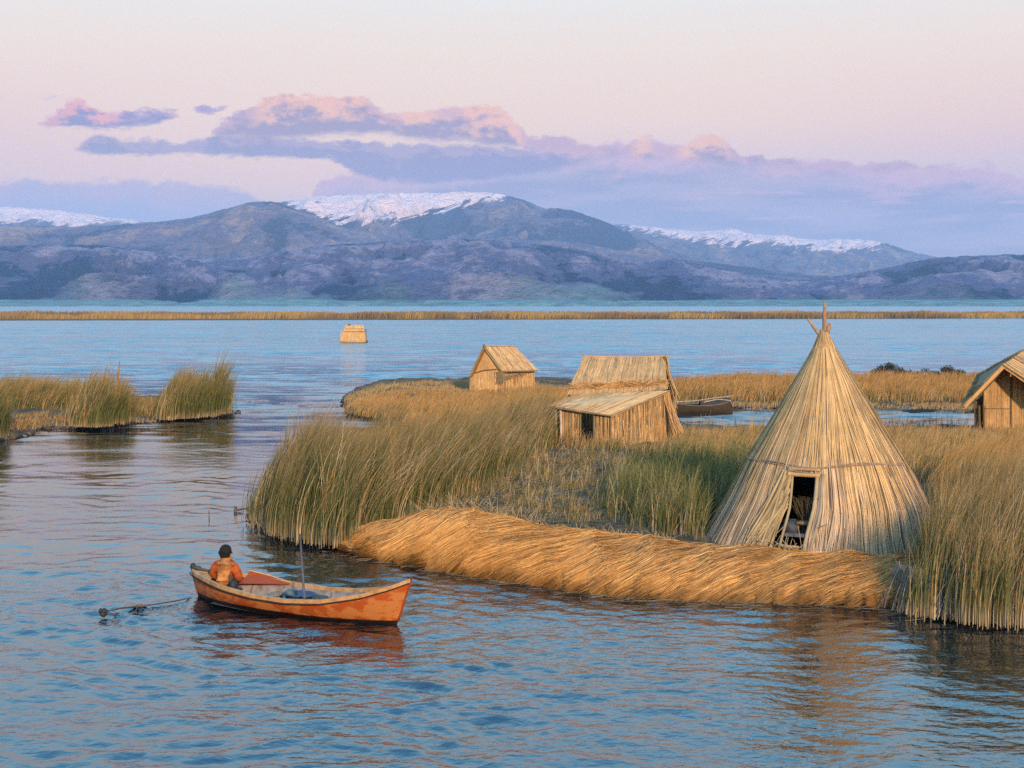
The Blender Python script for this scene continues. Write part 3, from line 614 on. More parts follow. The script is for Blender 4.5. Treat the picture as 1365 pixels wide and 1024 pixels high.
reed_obj('reed_bed', 'olive reeds along the far side of the left islet', 'stuff', None, [
    blades(poly_px([(-100, 560), (-20, 545), (40, 545), (100, 548), (112, 552), (112, 534), (60, 530), (-100, 532)], 0.25), 120, 1.75, 0.024, (0.3, 0), 0.8, C_DRY, C_BASE, 0.12, 85, 0.5, 0.1, 6, 0.12, 0.3, 0.4, 0.1, 0.8, 0.4),
    blades(poly_px([(150, 556), (222, 554), (224, 540), (150, 540)], 0.25), 130, 0.85, 0.024, (0.25, 0), 0.8, C_DRY, C_BASE, 0.12, 86, 0.5, 0.1, 6, 0.12, 0.3, 0.3, 0.1, 0.5)])
reed_obj('short_grass', 'short orange grass on the open part of the left islet', 'stuff', None, [
    blades(poly_px([(-60, 584), (5, 578), (60, 567), (100, 566), (100, 556), (60, 552), (0, 556), (-60, 565)], 0.25), 60, 0.42, 0.026, (0.25, 0), 0.3, C_ORANGE, C_BASE, 0.2, 87, 0.5, 0.15, 4, 0.3, 0.4, 0.5),
    blades(poly_px([(165, 564), (215, 560), (300, 553), (300, 549), (215, 549), (165, 553)], 0.25), 25, 0.3, 0.026, (0.25, 0), 0.3, C_DRY, C_BASE, 0.4, 88, 0.8, 0.15, 4, 0.3, 0.4, 0.3)])
def lone_bundle():
    b = Bag(); p = PG(152, 563, .2)
    for k in range(26):
        a = random.uniform(-.10, .10); e = random.uniform(-.1, .1)
        b.tube([p+Vector((a, e, 0)), p+Vector((.06+a*.6, e*.5, 1.5)), p+Vector((.30+a*.2, e*.2, random.uniform(2.6, 3.3)))], [.03, .022, .010], C_DRY*random.uniform(.5, 1.0), 4)
    return tag(b.build('stalk_bundle', M_STRAW), 'thin bundle of dry stalks standing tall in the middle clump of the left islet', 'reed bundle')
lone_bundle()
# back bank vegetation
reed_obj('sedge_grass', 'russet sedge covering the low bank behind the channel', 'stuff', None, [
    blades(poly_px([(884, 532), (960, 535), (1060, 535), (1180, 534), (1300, 536), (1500, 540), (1650, 535), (1580, 512), (1300, 508), (1100, 507), (960, 509), (895, 513), (880, 524)], 0.3), 75, 1.0, 0.030, (0.2, 0), 0.32, C_ORANGE, C_GREEN2*0.8, 0.10, 91, 0.25, 0.2, 5, 0.2, 0.35, 0.6, 0.1, 1.5),
    blades(poly_px([(884, 538), (1000, 543), (1150, 541), (1330, 545), (1500, 547), (1500, 540), (1180, 536), (1000, 537), (884, 533)], 0.3), 60, 0.32, 0.028, (0.2, 0), 0.2, C_DRY, C_BASE*.6, 0.35, 92, 0.4, 0.15, 4, 0.3, 0.35, 0.3, 0.1)])
# water grass with thin tips in the channel
reed_obj('marsh_grass', 'sparse thin stems standing in the channel beside the huts', 'stuff', None, [
    blades(poly_px([(905, 580), (1290, 580), (1290, 569), (905, 569)], 0.0), 22, 0.75, 0.018, (0.15, 0), 0.5, C_DRY, C_GREEN2, 0.1, 93, 0.5, 0.0, 5, 0.2, 0.5)])
# tiny tufts on the main island's left water edge
reed_obj('root_tufts', 'grey dead roots and tufts at the waterline below the tall reeds', 'stuff', None, [
    blades(poly_px([(330, 690), (350, 706), (385, 718), (440, 727), (440, 716), (380, 705), (345, 688), (336, 680)], 0.0), 90, 0.45, 0.016, (-0.1, -0.2), 0.1, C_PALE, (0.3, 0.27, 0.25), 0.1, 94, 0.8, -0.05, 5, 0.3, 0.4)], M_STRAW)
# far reed belt
def belt():
    rg = np.random.default_rng(8); N = 42000
    px = rg.uniform(-500, 1900, N); y = rg.uniform(0, 1, N)**1.3*150+np.interp(px, [-500, 300, 700, 1100, 1900], [560, 575, 590, 610, 630]); x = (px-CX)*y/F
    h = 2.5*(0.75+0.35*rg.random(N))*(1+0.25*fbm(px/60, y/90, 3, 3)); K = 3; t = np.linspace(0, 1, K)[None]
    P = np.stack([x[:, None]+0.4*t**2, y[:, None]+0*t, 0.2+h[:, None]*t], -1)
    s = sstep(fbm(px/110, y/60, 6, 3), -0.3, 0.4)[:, None]
    c = (np.array([0.20, 0.125, 0.06])*(1-s)+np.array([0.40, 0.24, 0.075])*s)*rg.uniform(0.6, 1.2, (N, 1))
    return P, 0.28*rg.uniform(0.6, 1.4, N)[:, None]*(1.1-0.8*t), np.tile([1.0, 0, 0], (N, 1)), np.repeat(c[:, None], K, 1)
reed_obj('reed_belt', 'long thin belt of brown reeds across the far side of the lake', 'stuff', None, [belt()])
# low dark shrubs
def shrub(px, py, Y, wx, hz, label, seed, n=1500):
    rg = np.random.default_rng(seed); c = PW(px, py, Y); z0 = 0.3; root = empty('shrub', (c.x, Y, z0))
    tag(root, label, 'shrub', 'shrubs on the low bank behind the channel')
    b = Bag(); tips = []
    for k in range(9):
        a = rg.uniform(-1, 1); e = Vector((a*wx*.42, rg.uniform(-.5, .5), hz*rg.uniform(.55, 1.0)*(1-.5*abs(a)))); e.z *= rg.uniform(.6, 1.1); e.x *= 1.25; tips.append(e)
        b.tube([Vector((0, 0, -.1)), e*.5+Vector((0, 0, -.05)), e], [.05, .03, .012], (0.07, 0.05, 0.04), 5)
    st = b.build('stem', M_WOOD, root)
    u = rg.normal(0, 1, (n, 3)); u /= np.linalg.norm(u, axis=1, keepdims=True); u *= rg.random((n, 1))**.4
    ti = np.array([tuple(t) for t in tips])[rg.integers(0, 9, n)]
    p = ti*np.array([1, 1, .8])+u*np.array([wx*.16, .45, hz*.28]); p[:, 2] = np.maximum(p[:, 2], .02)
    dr = rg.normal(0, 1, (n, 3)); dr[:, 2] = np.abs(dr[:, 2])+.3; dr /= np.linalg.norm(dr, axis=1, keepdims=True)
    pa = np.stack([p, p+dr*.09, p+dr*.18], 1); col = np.array([0.05, 0.05, 0.03])*rg.uniform(.5, 1.8, (n, 1))+np.array([.02, .01, .01])
    v, q, cc = ribbons(pa, np.array([[.03, .07, .02]]*n), rg.normal(0, 1, (n, 3)), np.repeat(col[:, None], 3, 1))
    b2 = Bag(); b2.add(v, q, cc); b2.build('foliage', M_REED, root)
shrub(1182, 500, 117, 2.4, 1.55, 'tallest dark shrub on the low bank, right of the cone hut top', 1)
shrub(1207, 500, 118, 2.2, .95, 'low dark shrub just right of the tallest shrub', 2, 900)
shrub(1236, 500, 118, 2.2, .85, 'flat grey shrub midway between the two taller shrubs', 3, 800)
shrub(1264, 500, 117, 2.4, 1.15, 'second tallest dark shrub, nearer to the right hut', 4)

# ------------------------------------------------------------------ straw roll along the water
BU = np.array([420, 450, 480, 545, 600, 645, 690, 745, 800, 900, 1000, 1100, 1200, 1290], float)
BF = np.array([724, 733, 742, 753, 763, 770, 777, 785, 792, 799, 802, 805, 809, 812], float)         # waterline row
BD = np.array([0.5, 1.2, 1.7, 2.1, 2.6, 2.6, 2.5, 2.5, 2.5, 2.5, 2.4, 2.3, 2.0, 1.6])                 # crest behind waterline
BC = np.array([722, 712, 702, 688, 676, 684, 696, 703, 710, 720, 731, 738, 742, 748], float)          # crest row
def bank_surf(u, c):
    yf = F*CAMZ/(np.interp(u, BU, BF)-HY); yc = yf+np.interp(u, BU, BD)
    zc = CAMZ-(np.interp(u, BU, BC)-HY)*yc/F-0.06; zc = zc*(1+0.09*fbm(u/34., u*0+.5, 61, 3)*sstep(u, 440, 520)); yf = yf-0.10*fbm(u/26., u*0+3.5, 63, 3)
    t = np.clip(c, 0, 1.15); hf = np.sin(np.minimum(t, 1)*np.pi/2*0.96)*0.72+t*0.28
    Y = yc+(yf-yc)*hf; Z = zc*(0.78*np.cos(t*np.pi/2)+0.22*(1-t))
    cb = np.clip(-c, 0, 1); Y = Y+cb*1.3; Z = Z*(1-0.0*cb)-cb**1.6*(zc-0.2)
    return np.stack([(u-CX)*(yc*0.5+yf*0.5)/F*(1+0.0*c), Y, Z], -1) if False else np.stack([(u-CX)*Y/F, Y, Z], -1)
def straw_bank():
    rg = np.random.default_rng(77); N = 58000; K = 8
    ue = rg.uniform(415, 1235, N); q = np.linspace(0, 1, K)[None]
    # locks gather the strand ends
    cen = []; x = 405.
    while x < 1260: cen.append(x); x += rg.uniform(8, 30)
    cen = np.array(cen); idx = np.clip(np.searchsorted(cen, ue)-1, 0, len(cen)-2)
    lc = 0.5*(cen[idx]+cen[idx+1]); half = 0.5*(cen[idx+1]-cen[idx]); dl = (ue-lc)/half
    lockc = rg.normal(0, 0.035, len(cen))[idx]; lockl = rg.uniform(0.8, 1.15, len(cen))[idx]; lockcol = rg.uniform(0.78, 1.1, len(cen))[idx]
    row = rg.random(N)                                    # upper, middle and lower courses overlap
    c1 = np.where(row < 0.5, 1.02+lockc+rg.normal(0, .075, N), rg.uniform(0.15, 1.0, N)); c0 = c1-rg.uniform(0.7, 1.25, N)
    c0 = np.maximum(c0, -0.75)
    L = (c1-c0)*np.interp(ue, [415, 500, 620, 1250], [75, 125, 155, 160])*lockl
    cc = c0[:, None]+(c1-c0)[:, None]*q**0.95
    wave = 4*np.sin(cc*3+lc[:, None]*0.021)+9*fbm(ue[:, None]/90+0*q, cc*0.8, 5, 2)
    uu = ue[:, None]+L[:, None]*(1-q)**1.15-(dl*half*0.5)[:, None]*q**2+wave*(0.4+0.6*q)
    P = bank_surf(uu, cc)
    lift = 0.02+(0.09*(1-dl[:, None]**2)*sstep(q, 0.1, 0.9))+rg.uniform(0, 0.05, N)[:, None]
    lift = lift*(0.4+0.6*np.clip(c1, 0, 1))[:, None]+0.12*fbm(uu/38, cc*1.2, 9, 3)
    P[..., 2] += lift*0.8; P[..., 1] -= lift*0.6
    fly = (rg.random(N) < 0.10)[:, None]; P[..., 2] += fly*rg.uniform(0.02, 0.14, (N, 1))*q**2
    m = rg.random((N, 1)); col = np.array([0.60, 0.27, 0.065])*(1-m)+np.array([0.78, 0.41, 0.13])*m
    col = np.where(rg.random((N, 1)) < 0.22, np.array([0.22, 0.10, 0.035]), col)*(1+.25*fbm(ue/22, c1*3, 44, 3))[:, None]*(rg.uniform(0.65, 1.2, N)*lockcol)[:, None]
    s = np.stack([np.ones(N), rg.uniform(-0.4, 0.4, N), rg.uniform(-0.7, 0.7, N)], -1)
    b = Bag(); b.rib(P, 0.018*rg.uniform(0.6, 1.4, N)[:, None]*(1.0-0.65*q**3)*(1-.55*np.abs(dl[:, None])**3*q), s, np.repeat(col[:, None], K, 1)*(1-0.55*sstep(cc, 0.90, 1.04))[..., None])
    # stray stalks behind the crest
    n = 800; u = rg.uniform(560, 900, n); c = rg.uniform(-0.8, -0.05, n); p0 = bank_surf(u, c); a = rg.uniform(0, 6.28, n); h = rg.uniform(.15, .75, n)*np.where(u < 720, 1, .5)
    t = np.linspace(0, 1, 5)[None]; lx = np.cos(a)*h*.6-0.1; pt = np.stack([p0[:, 0:1]+lx[:, None]*t, p0[:, 1:2]+(np.sin(a)*h*.4)[:, None]*t, p0[:, 2:3]+h[:, None]*t*(1.1-.4*t)], -1)
    b.rib(pt, np.full((n, 5), .009), np.tile([1., .1, 0], (n, 1)), np.repeat((C_BASE*rg.uniform(.6, 1.3, (n, 1)))[:, None], 5, 1))
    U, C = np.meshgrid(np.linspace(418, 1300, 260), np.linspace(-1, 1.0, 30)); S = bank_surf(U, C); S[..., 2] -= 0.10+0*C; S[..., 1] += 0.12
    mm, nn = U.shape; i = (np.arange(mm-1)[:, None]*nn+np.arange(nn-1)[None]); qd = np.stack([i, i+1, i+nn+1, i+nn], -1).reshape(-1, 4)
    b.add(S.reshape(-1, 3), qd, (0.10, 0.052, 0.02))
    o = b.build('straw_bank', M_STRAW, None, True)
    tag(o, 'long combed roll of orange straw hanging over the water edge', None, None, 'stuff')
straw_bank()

# ------------------------------------------------------------------ cone shaped reed hut
TC = Vector((8.0, 38.0, 0.25))
def t_rad(z): return np.interp(z, [0.0, 0.4, 1.3, 2.34, 4.0, 5.2, 5.64, 6.0], [3.05, 2.88, 2.50, 2.0, 1.03, 0.34, 0.10, 0.08])
def t_ax(z): return np.interp(z, [0, .4, 1.3, 4, 6], [8.2, 8.24, 8.36, 8.36, 8.31])
TDA = math.radians(-26)            # door direction, measured from the side facing the viewer
def t_pt(a, z, r=None):
    r = t_rad(z) if r is None else r
    return np.stack([t_ax(z)+np.sin(a)*r, 38.0-np.cos(a)*r, z+0*a], -1)
root_t = empty('cone_hut', TC)
tag(root_t, 'tall pointed hut of bundled reeds with a dark doorway, standing behind the straw bank', 'hut')
def cone_cover():
    rg = np.random.default_rng(21); edges = [-np.pi]
    while edges[-1] < np.pi: edges.append(edges[-1]+rg.uniform(0.05, 0.30))
    edges = np.array(edges); N = 22000; K = 14
    a0 = rg.uniform(-np.pi, np.pi, N); idx = np.clip(np.searchsorted(edges, a0)-1, 0, len(edges)-2)
    mid = 0.5*(edges[idx]+edges[idx+1]); hw = 0.5*(edges[idx+1]-edges[idx]); dl = (a0-mid)/hw
    skew = rg.normal(0, 0.02, len(edges))[idx]+rg.normal(0, .014, N); push = rg.uniform(0, 0.06, len(edges))[idx]; bcol = rg.uniform(0.93, 1.06, len(edges))[idx]
    ztop = np.where(rg.random(N) < 0.45, rg.uniform(5.1, 5.75, N), rg.uniform(1.4, 5.4, N)); zbot = 0.12+rg.uniform(0, 0.12, N)
    zbot = np.where(ztop < 5, np.maximum(zbot, ztop-rg.uniform(1.6, 4.5, N)), zbot)
    zbot = np.where(rg.random(N) < 0.5, 0.14, zbot)
    t = np.linspace(0, 1, K)[None]; z = ztop[:, None]+(zbot-ztop)[:, None]*t
    low = sstep(z, 5.6, 0.3)
    a = mid[:, None]+(dl*hw)[:, None]*0.97+skew[:, None]*np.sin(z*1.1)+0.012*np.sin(z*2.1+a0[:, None]*9)
    r = t_rad(z)+push[:, None]*low+0.035*(1-dl[:, None]**2)*low+rg.uniform(0, 0.035, N)[:, None]
    stray = (rg.random(N) < 0.05)[:, None]; r = r+stray*0.07*t; a = a+stray*rg.normal(0, .05, (N, 1))*t
    P = t_pt(a, z, r)
    # doorway: strands over the opening are cut at the lintel, or pushed aside
    lat = np.sin(a-TDA)*r; front = np.cos(a-TDA) > 0.3
    hit = (front & (z < 2.12) & (lat > -0.34) & (lat < 0.30)).any(1)
    wid = 0.017*rg.uniform(0.6, 1.35, N)[:, None]*(0.35+0.75*low)
    hitmask = front & (z < 2.12) & (lat > -0.36-0.30*sstep(z, 1.5, 0.4)) & (lat < 0.31)
    # truncate: freeze the points below the lintel
    for k in range(1, K):
        bad = hitmask[:, k]; P[bad, k] = P[bad, k-1]; wid[bad, k] = 0.0
        if k+1 < K: hitmask[:, k+1] |= hitmask[:, k]
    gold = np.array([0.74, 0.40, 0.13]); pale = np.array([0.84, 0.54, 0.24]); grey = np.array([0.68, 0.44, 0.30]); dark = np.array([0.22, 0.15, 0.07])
    m = rg.random((N, 1)); c = gold*(1-m)+pale*m; c = np.where(rg.random((N, 1)) < 0.20, dark, c)
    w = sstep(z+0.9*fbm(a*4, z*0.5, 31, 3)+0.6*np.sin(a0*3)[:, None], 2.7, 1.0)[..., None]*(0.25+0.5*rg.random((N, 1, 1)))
    c = c[:, None]*(1-w)+grey*w  # lower straw pulled to greyish pink, shade painted into its colour
    olive = (sstep(fbm(a*5+3, z*0.35, 37, 2), 0.1, 0.5)*0.18)[..., None]; c = c*(1-olive)+np.array([0.36, 0.27, 0.12])*olive
    c = c*(rg.uniform(0.62, 1.2, N)*bcol)[:, None, None]
    s = np.stack([np.cos(a0), np.sin(a0), 0*a0], -1)+rg.normal(0, 0.25, (N, 3))*np.array([1, 1, 0.2])
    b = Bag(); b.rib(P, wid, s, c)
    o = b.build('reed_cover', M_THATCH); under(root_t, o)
    # inner lining with the door cut out
    A = np.linspace(-np.pi, np.pi, 181); Zs = np.linspace(0.1, 5.6, 60)
    AA, ZZ = np.meshgrid(A, Zs); S = t_pt(AA, ZZ, t_rad(ZZ)-0.05-0*ZZ); mm, nn = AA.shape
    i = (np.arange(mm-1)[:, None]*nn+np.arange(nn-1)[None]); qd = np.stack([i, i+1, i+nn+1, i+nn], -1).reshape(-1, 4)
    am = 0.5*(AA[:-1, :-1]+AA[1:, 1:]).ravel(); zm = ZZ[:-1, :-1].ravel(); lt = np.sin(am-TDA)*t_rad(zm)
    keep = ~((np.cos(am-TDA) > 0.3) & (zm < 2.1) & (lt > -0.40-0.28*sstep(zm, 1.5, 0.4)) & (lt < 0.34))
    b = Bag(); b.add(S.reshape(-1, 3), qd[keep], (0.13, 0.085, 0.04)); under(root_t, b.build('lining', M_THATCH, None, True))
    # dark seams: ropes of old reed lying between bundles
    for k, ed in enumerate(edges[1:-1]):
        if abs(ed) < 1.6 and k % 2 == 0 and not (-0.62 < ed < -0.2):
            zz = np.linspace(5.3, 0.3, 12); an = ed+0.03*np.sin(zz+k); b = Bag()
            b.tube(t_pt(an, zz, t_rad(zz)+0.03+0.05*sstep(zz, 5, 1)), 0.012+0.016*sstep(zz, 5, 1), np.array([0.17, 0.12, 0.08])*rg.uniform(.7, 1.3), 6)
            under(root_t, b.build('tie_pole', M_WOOD))
cone_cover()
def cone_details():
    zb = lambda a: 2.40+0.03*np.sin(a*5)
    b = Bag(); a = np.linspace(-np.pi, np.pi, 120)
    for off, rr in ((0, .022), (.045, .018)):
        z = zb(a)+off*np.sin(a*3+1)-0.04*np.exp(-((a+0.45)/0.25)**2); b.tube(t_pt(a, z, t_rad(z)+0.085), rr, np.array([0.26, 0.17, 0.10])*(1+off*5), 6, False)
    b.tube(t_pt(np.linspace(.55, .62, 4), np.linspace(2.40, 1.95, 4), t_rad(2.2)+.17), .012, (0.25, 0.17, 0.1), 5)
    under(root_t, b.build('binding_rope', M_STRAW, None, True))
    b = Bag(); z = np.linspace(5.50, 5.56, 2)
    for zz in z: aa = np.linspace(0, 6.3, 20); b.tube(t_pt(aa, zz+0*aa, t_rad(zz)+0.03), .012, (0.30, 0.20, 0.11), 5, False)
    under(root_t, b.build('top_binding', M_STRAW, None, True))
    X0 = t_ax(5.5)
    for (dx, dy, dz, r0, c) in ((0.0, 0, 1.05, .045, (.36, .20, .10)), (-0.44, .05, .60, .035, (.42, .25, .12)), (-0.10, -.04, .32, .05, (.30, .2, .12)), (0.13, -.03, .48, .045, (.36, .2, .1)), (0.06, .1, .38, .04, (.3, .2, .12)), (0.17, .05, .36, .03, (.4, .26, .14))):
        b = Bag(); b.tube([(X0-dx*.5, 38-dy, 5.05), (X0, 38, 5.5), (X0+dx*.55+.01, 38+dy, 5.5+dz*.55), (X0+dx+.015, 38+dy, 5.5+dz)], [r0*1.4, r0*1.4, r0*1.25, r0*.9], c, 8)
        under(root_t, b.build('pole', M_WOOD, None, True))
    def dpt(lat, z, out=0.06):
        z = np.asarray(z, float); lat = np.asarray(lat, float)+0*z; r = t_rad(z)+out
        n = np.array([math.sin(TDA), -math.cos(TDA)]); s = np.array([math.cos(TDA), math.sin(TDA)]); dd = np.sqrt(np.maximum(r*r-lat*lat, .01))
        return np.stack([t_ax(z)+n[0]*dd+s[0]*lat, 38+n[1]*dd+s[1]*lat, z], -1)
    zz = np.linspace(2.2, 0.25, 8)
    for lat, r, c in ((0.31, .05, (.42, .29, .15)), (0.40, .035, (.22, .18, .15)), (0.47, .045, (.36, .26, .15)), (-0.31, .035, (.35, .25, .13))):
        b = Bag(); b.tube(dpt(lat+0.02*np.sin(zz*3+lat*9), zz, 0.10), r, c, 7); under(root_t, b.build('door_post', M_THATCH, None, True))
    b = Bag(); la = np.linspace(-.42, .38, 8)
    b.tube(dpt(la, 2.17+0*la, .12), .055, (.50, .29, .12), 8); b.tube(dpt(la, 2.27-.10*(la+.42), .14), .025, (.26, .18, .10), 6); b.tube(dpt(la, 2.30+0*la, .10), .04, (.45, .27, .12), 6)
    under(root_t, b.build('lintel', M_THATCH, None, True))
    rg = np.random.default_rng(4); b = Bag()          # loose stalks hanging beside the doorway
    for k in range(60):
        l0 = rg.uniform(-.62, -.32); l1 = l0-rg.uniform(.05, .75); z1 = rg.uniform(.2, .9); zt = rg.uniform(1.3, 2.35); q = np.linspace(0, 1, 6)
        b.tube(dpt(l0+(l1-l0)*q, zt+(z1-zt)*q, .10+.06*rg.random()), rg.uniform(.008, .030), np.array([.52, .34, .15])*rg.uniform(.5, 1.15), 5)
    for k in range(70):
        a0 = dpt(rg.uniform(-.9, .35), .3, .05); d = rg.normal(0, .22, 3); d[2] = abs(d[2])+.05
        b.tube([a0, a0+d*.6, a0+d*1.1+np.array([0, 0, -.06])], .007, C_PALE*rg.uniform(.5, 1), 4)
    under(root_t, b.build('loose_stalks', M_THATCH))
    # a broken twig jutting out right of the door
    b = Bag(); p = dpt(.52, .95, .15); b.tube([p, p+np.array([.10, -.05, .05]), p+np.array([.24, -.05, .10])], [.016, .012, .006], (.2, .14, .09), 5); under(root_t, b.build('twig', M_WOOD))
    # things lying in the doorway
    q = dpt(-.25, .85, -.35); b = Bag(); b.blob(q, (.30, .22, .20), (.055, .06, .07), 20, 12, .25, 3); b.blob(q+np.array([.30, .05, -.05]), (.24, .2, .18), (.04, .04, .045), 16, 10, .25, 5)
    tag(b.build('sack', M_PLAIN, None, True), 'grey lumpy sack lying in the doorway of the cone hut', 'sack')
    q = dpt(.08, .98, -.3); b = Bag(); b.blob(q, (.25, .2, .07), (.22, .14, .07), 16, 8, .2, 8)
    tag(b.build('straw_cushion', M_STRAW, None, True), 'round straw cushion behind the grey sack in the doorway', 'cushion')
    b = Bag(); p0, p1 = dpt(-.20, .72, -.05), dpt(.24, .74, -.05); b.box((p0+p1)/2, (.3, .12, .035), TDA, (.13, .12, .12))
    tag(b.build('plank', M_WOOD), 'pale grey plank across the doorway of the cone hut', 'plank')
    b = Bag(); p0, p1 = dpt(-.42, .50, .08), dpt(.20, .47, .05); b.tube([p0, (p0+p1)/2+np.array([0, 0, -.03]), p1], [.03, .045, .02], (.42, .27, .13), 8)
    tag(b.build('log', M_WOOD, None, True), 'thin brown log lying low across the doorway of the cone hut', 'log')
    b = Bag(); q0 = dpt(.22, 0.75, -.55)
    for k in range(220):
        a = rg.normal(0, .10, 2); b.tube([q0+np.array([a[0], a[1], -.3]), q0+np.array([a[0]*1.3+rg.normal(0, .03), a[1], .35]), q0+np.array([a[0]*2+rg.normal(0, .08), a[1]*1.5, .75+rg.uniform(-.1, .15)])], .008, C_BASE*rg.uniform(.12, .35), 4)
    tag(b.build('reed_sheaf', M_STRAW), 'upright sheaf of reeds standing just inside the doorway', 'sheaf')
cone_details()

# ------------------------------------------------------------------ thatched panels for the huts
GOLD = np.array([0.63, 0.34, 0.12]); PALE = np.array([0.72, 0.43, 0.18]); OLD = np.array([0.33, 0.245, 0.13])
def panel(b, quad, n, wid, th=0.09, col=GOLD, col2=PALE, over=0.08, jit=0.02, sag=0.0, rows=1, dark=0.10, seed=0, slabcol=None, under_only=False, seg=6, lay=0.03, crook=0.0):
    """quad: top-left, top-right, bottom-right, bottom-left; stalks run from the top edge to the bottom edge"""
    n = int(n*1.7); wid = wid*0.62; rg = np.random.default_rng(seed); p = np.asarray([tuple(x) for x in quad], float)
    nn = np.cross(p[3]-p[0], p[1]-p[0]); nn /= np.linalg.norm(nn)
    if abs(nn[1]) > 0.2 and nn[1] > 0 and nn[2] < 0.2: nn = -nn
    if nn[2] < -0.2: nn = -nn
    q0 = p-nn*0.0; b.slab([q0[0]-nn*.012, q0[1]-nn*.012, q0[2]-nn*.012, q0[3]-nn*.012] if np.dot(np.cross(p[1]-p[0], p[3]-p[0]), nn) > 0 else [q0[1]-nn*.012, q0[0]-nn*.012, q0[3]-nn*.012, q0[2]-nn*.012], th, slabcol if slabcol is not None else col*0.45)
    t = np.linspace(0, 1, seg)[None]
    for rw in range(rows):
        v0 = rw/rows; v1 = min(1.0, (rw+1)/rows+(0.25/rows if rows > 1 else 0)); u = rg.random(n); u.sort()
        a = v0+rg.uniform(-.5, .5, n)*0.10/rows; a = np.maximum(a, 0) if rw == 0 else a; e = v1+(rg.uniform(-.3, 1, n)*over if rw == rows-1 else rg.uniform(-.05, .05, n))
        if rows == 1:
            bk = rg.random(n) < .72; a2 = rg.uniform(-.1, .85, n); a = np.where(bk, np.maximum(a2, 0), a); e = np.where(bk, np.minimum(a2+rg.uniform(.15, .5, n), e), e)
        v = a[:, None]+(e-a)[:, None]*t
        uu = u[:, None]+rg.normal(0, jit+.006, n)[:, None]*t+crook*np.sin(v*4+u[:, None]*30)
        P = (p[0]*(1-uu[..., None])+p[1]*uu[..., None])*(1-v[..., None])+(p[3]*(1-uu[..., None])+p[2]*uu[..., None])*v[..., None]
        P = P+nn*(0.004+rg.uniform(0, lay, n)[:, None]+0.006*fbm(uu*14, v*2, seed+3, 2)+(0.03*t if rows > 1 else 0))[..., None]
        P[..., 2] -= sag*np.sin(np.pi*np.clip(uu, 0, 1))+0.04*np.clip(v-0.97, 0, 1)*4
        m = rg.random((n, 1)); c = col*(1-m)+col2*m; c = np.where(rg.random((n, 1)) < dark*0.9, OLD*0.95, c)*rg.uniform(.74, 1.15, (n, 1))*(1+0.05*fbm(u*22, u*0+rw, seed+5, 3))[:, None]
        s = (p[1]-p[0])/np.linalg.norm(p[1]-p[0]); s = s[None]+rg.normal(0, .35, (n, 1))*nn[None]
        b.rib(P, wid*rg.uniform(.6, 1.4, n)[:, None]*(1+0*t), s, np.repeat(c[:, None], seg, 1))
def lerp(a, b, t): return Vector(a)*(1-t)+Vector(b)*t

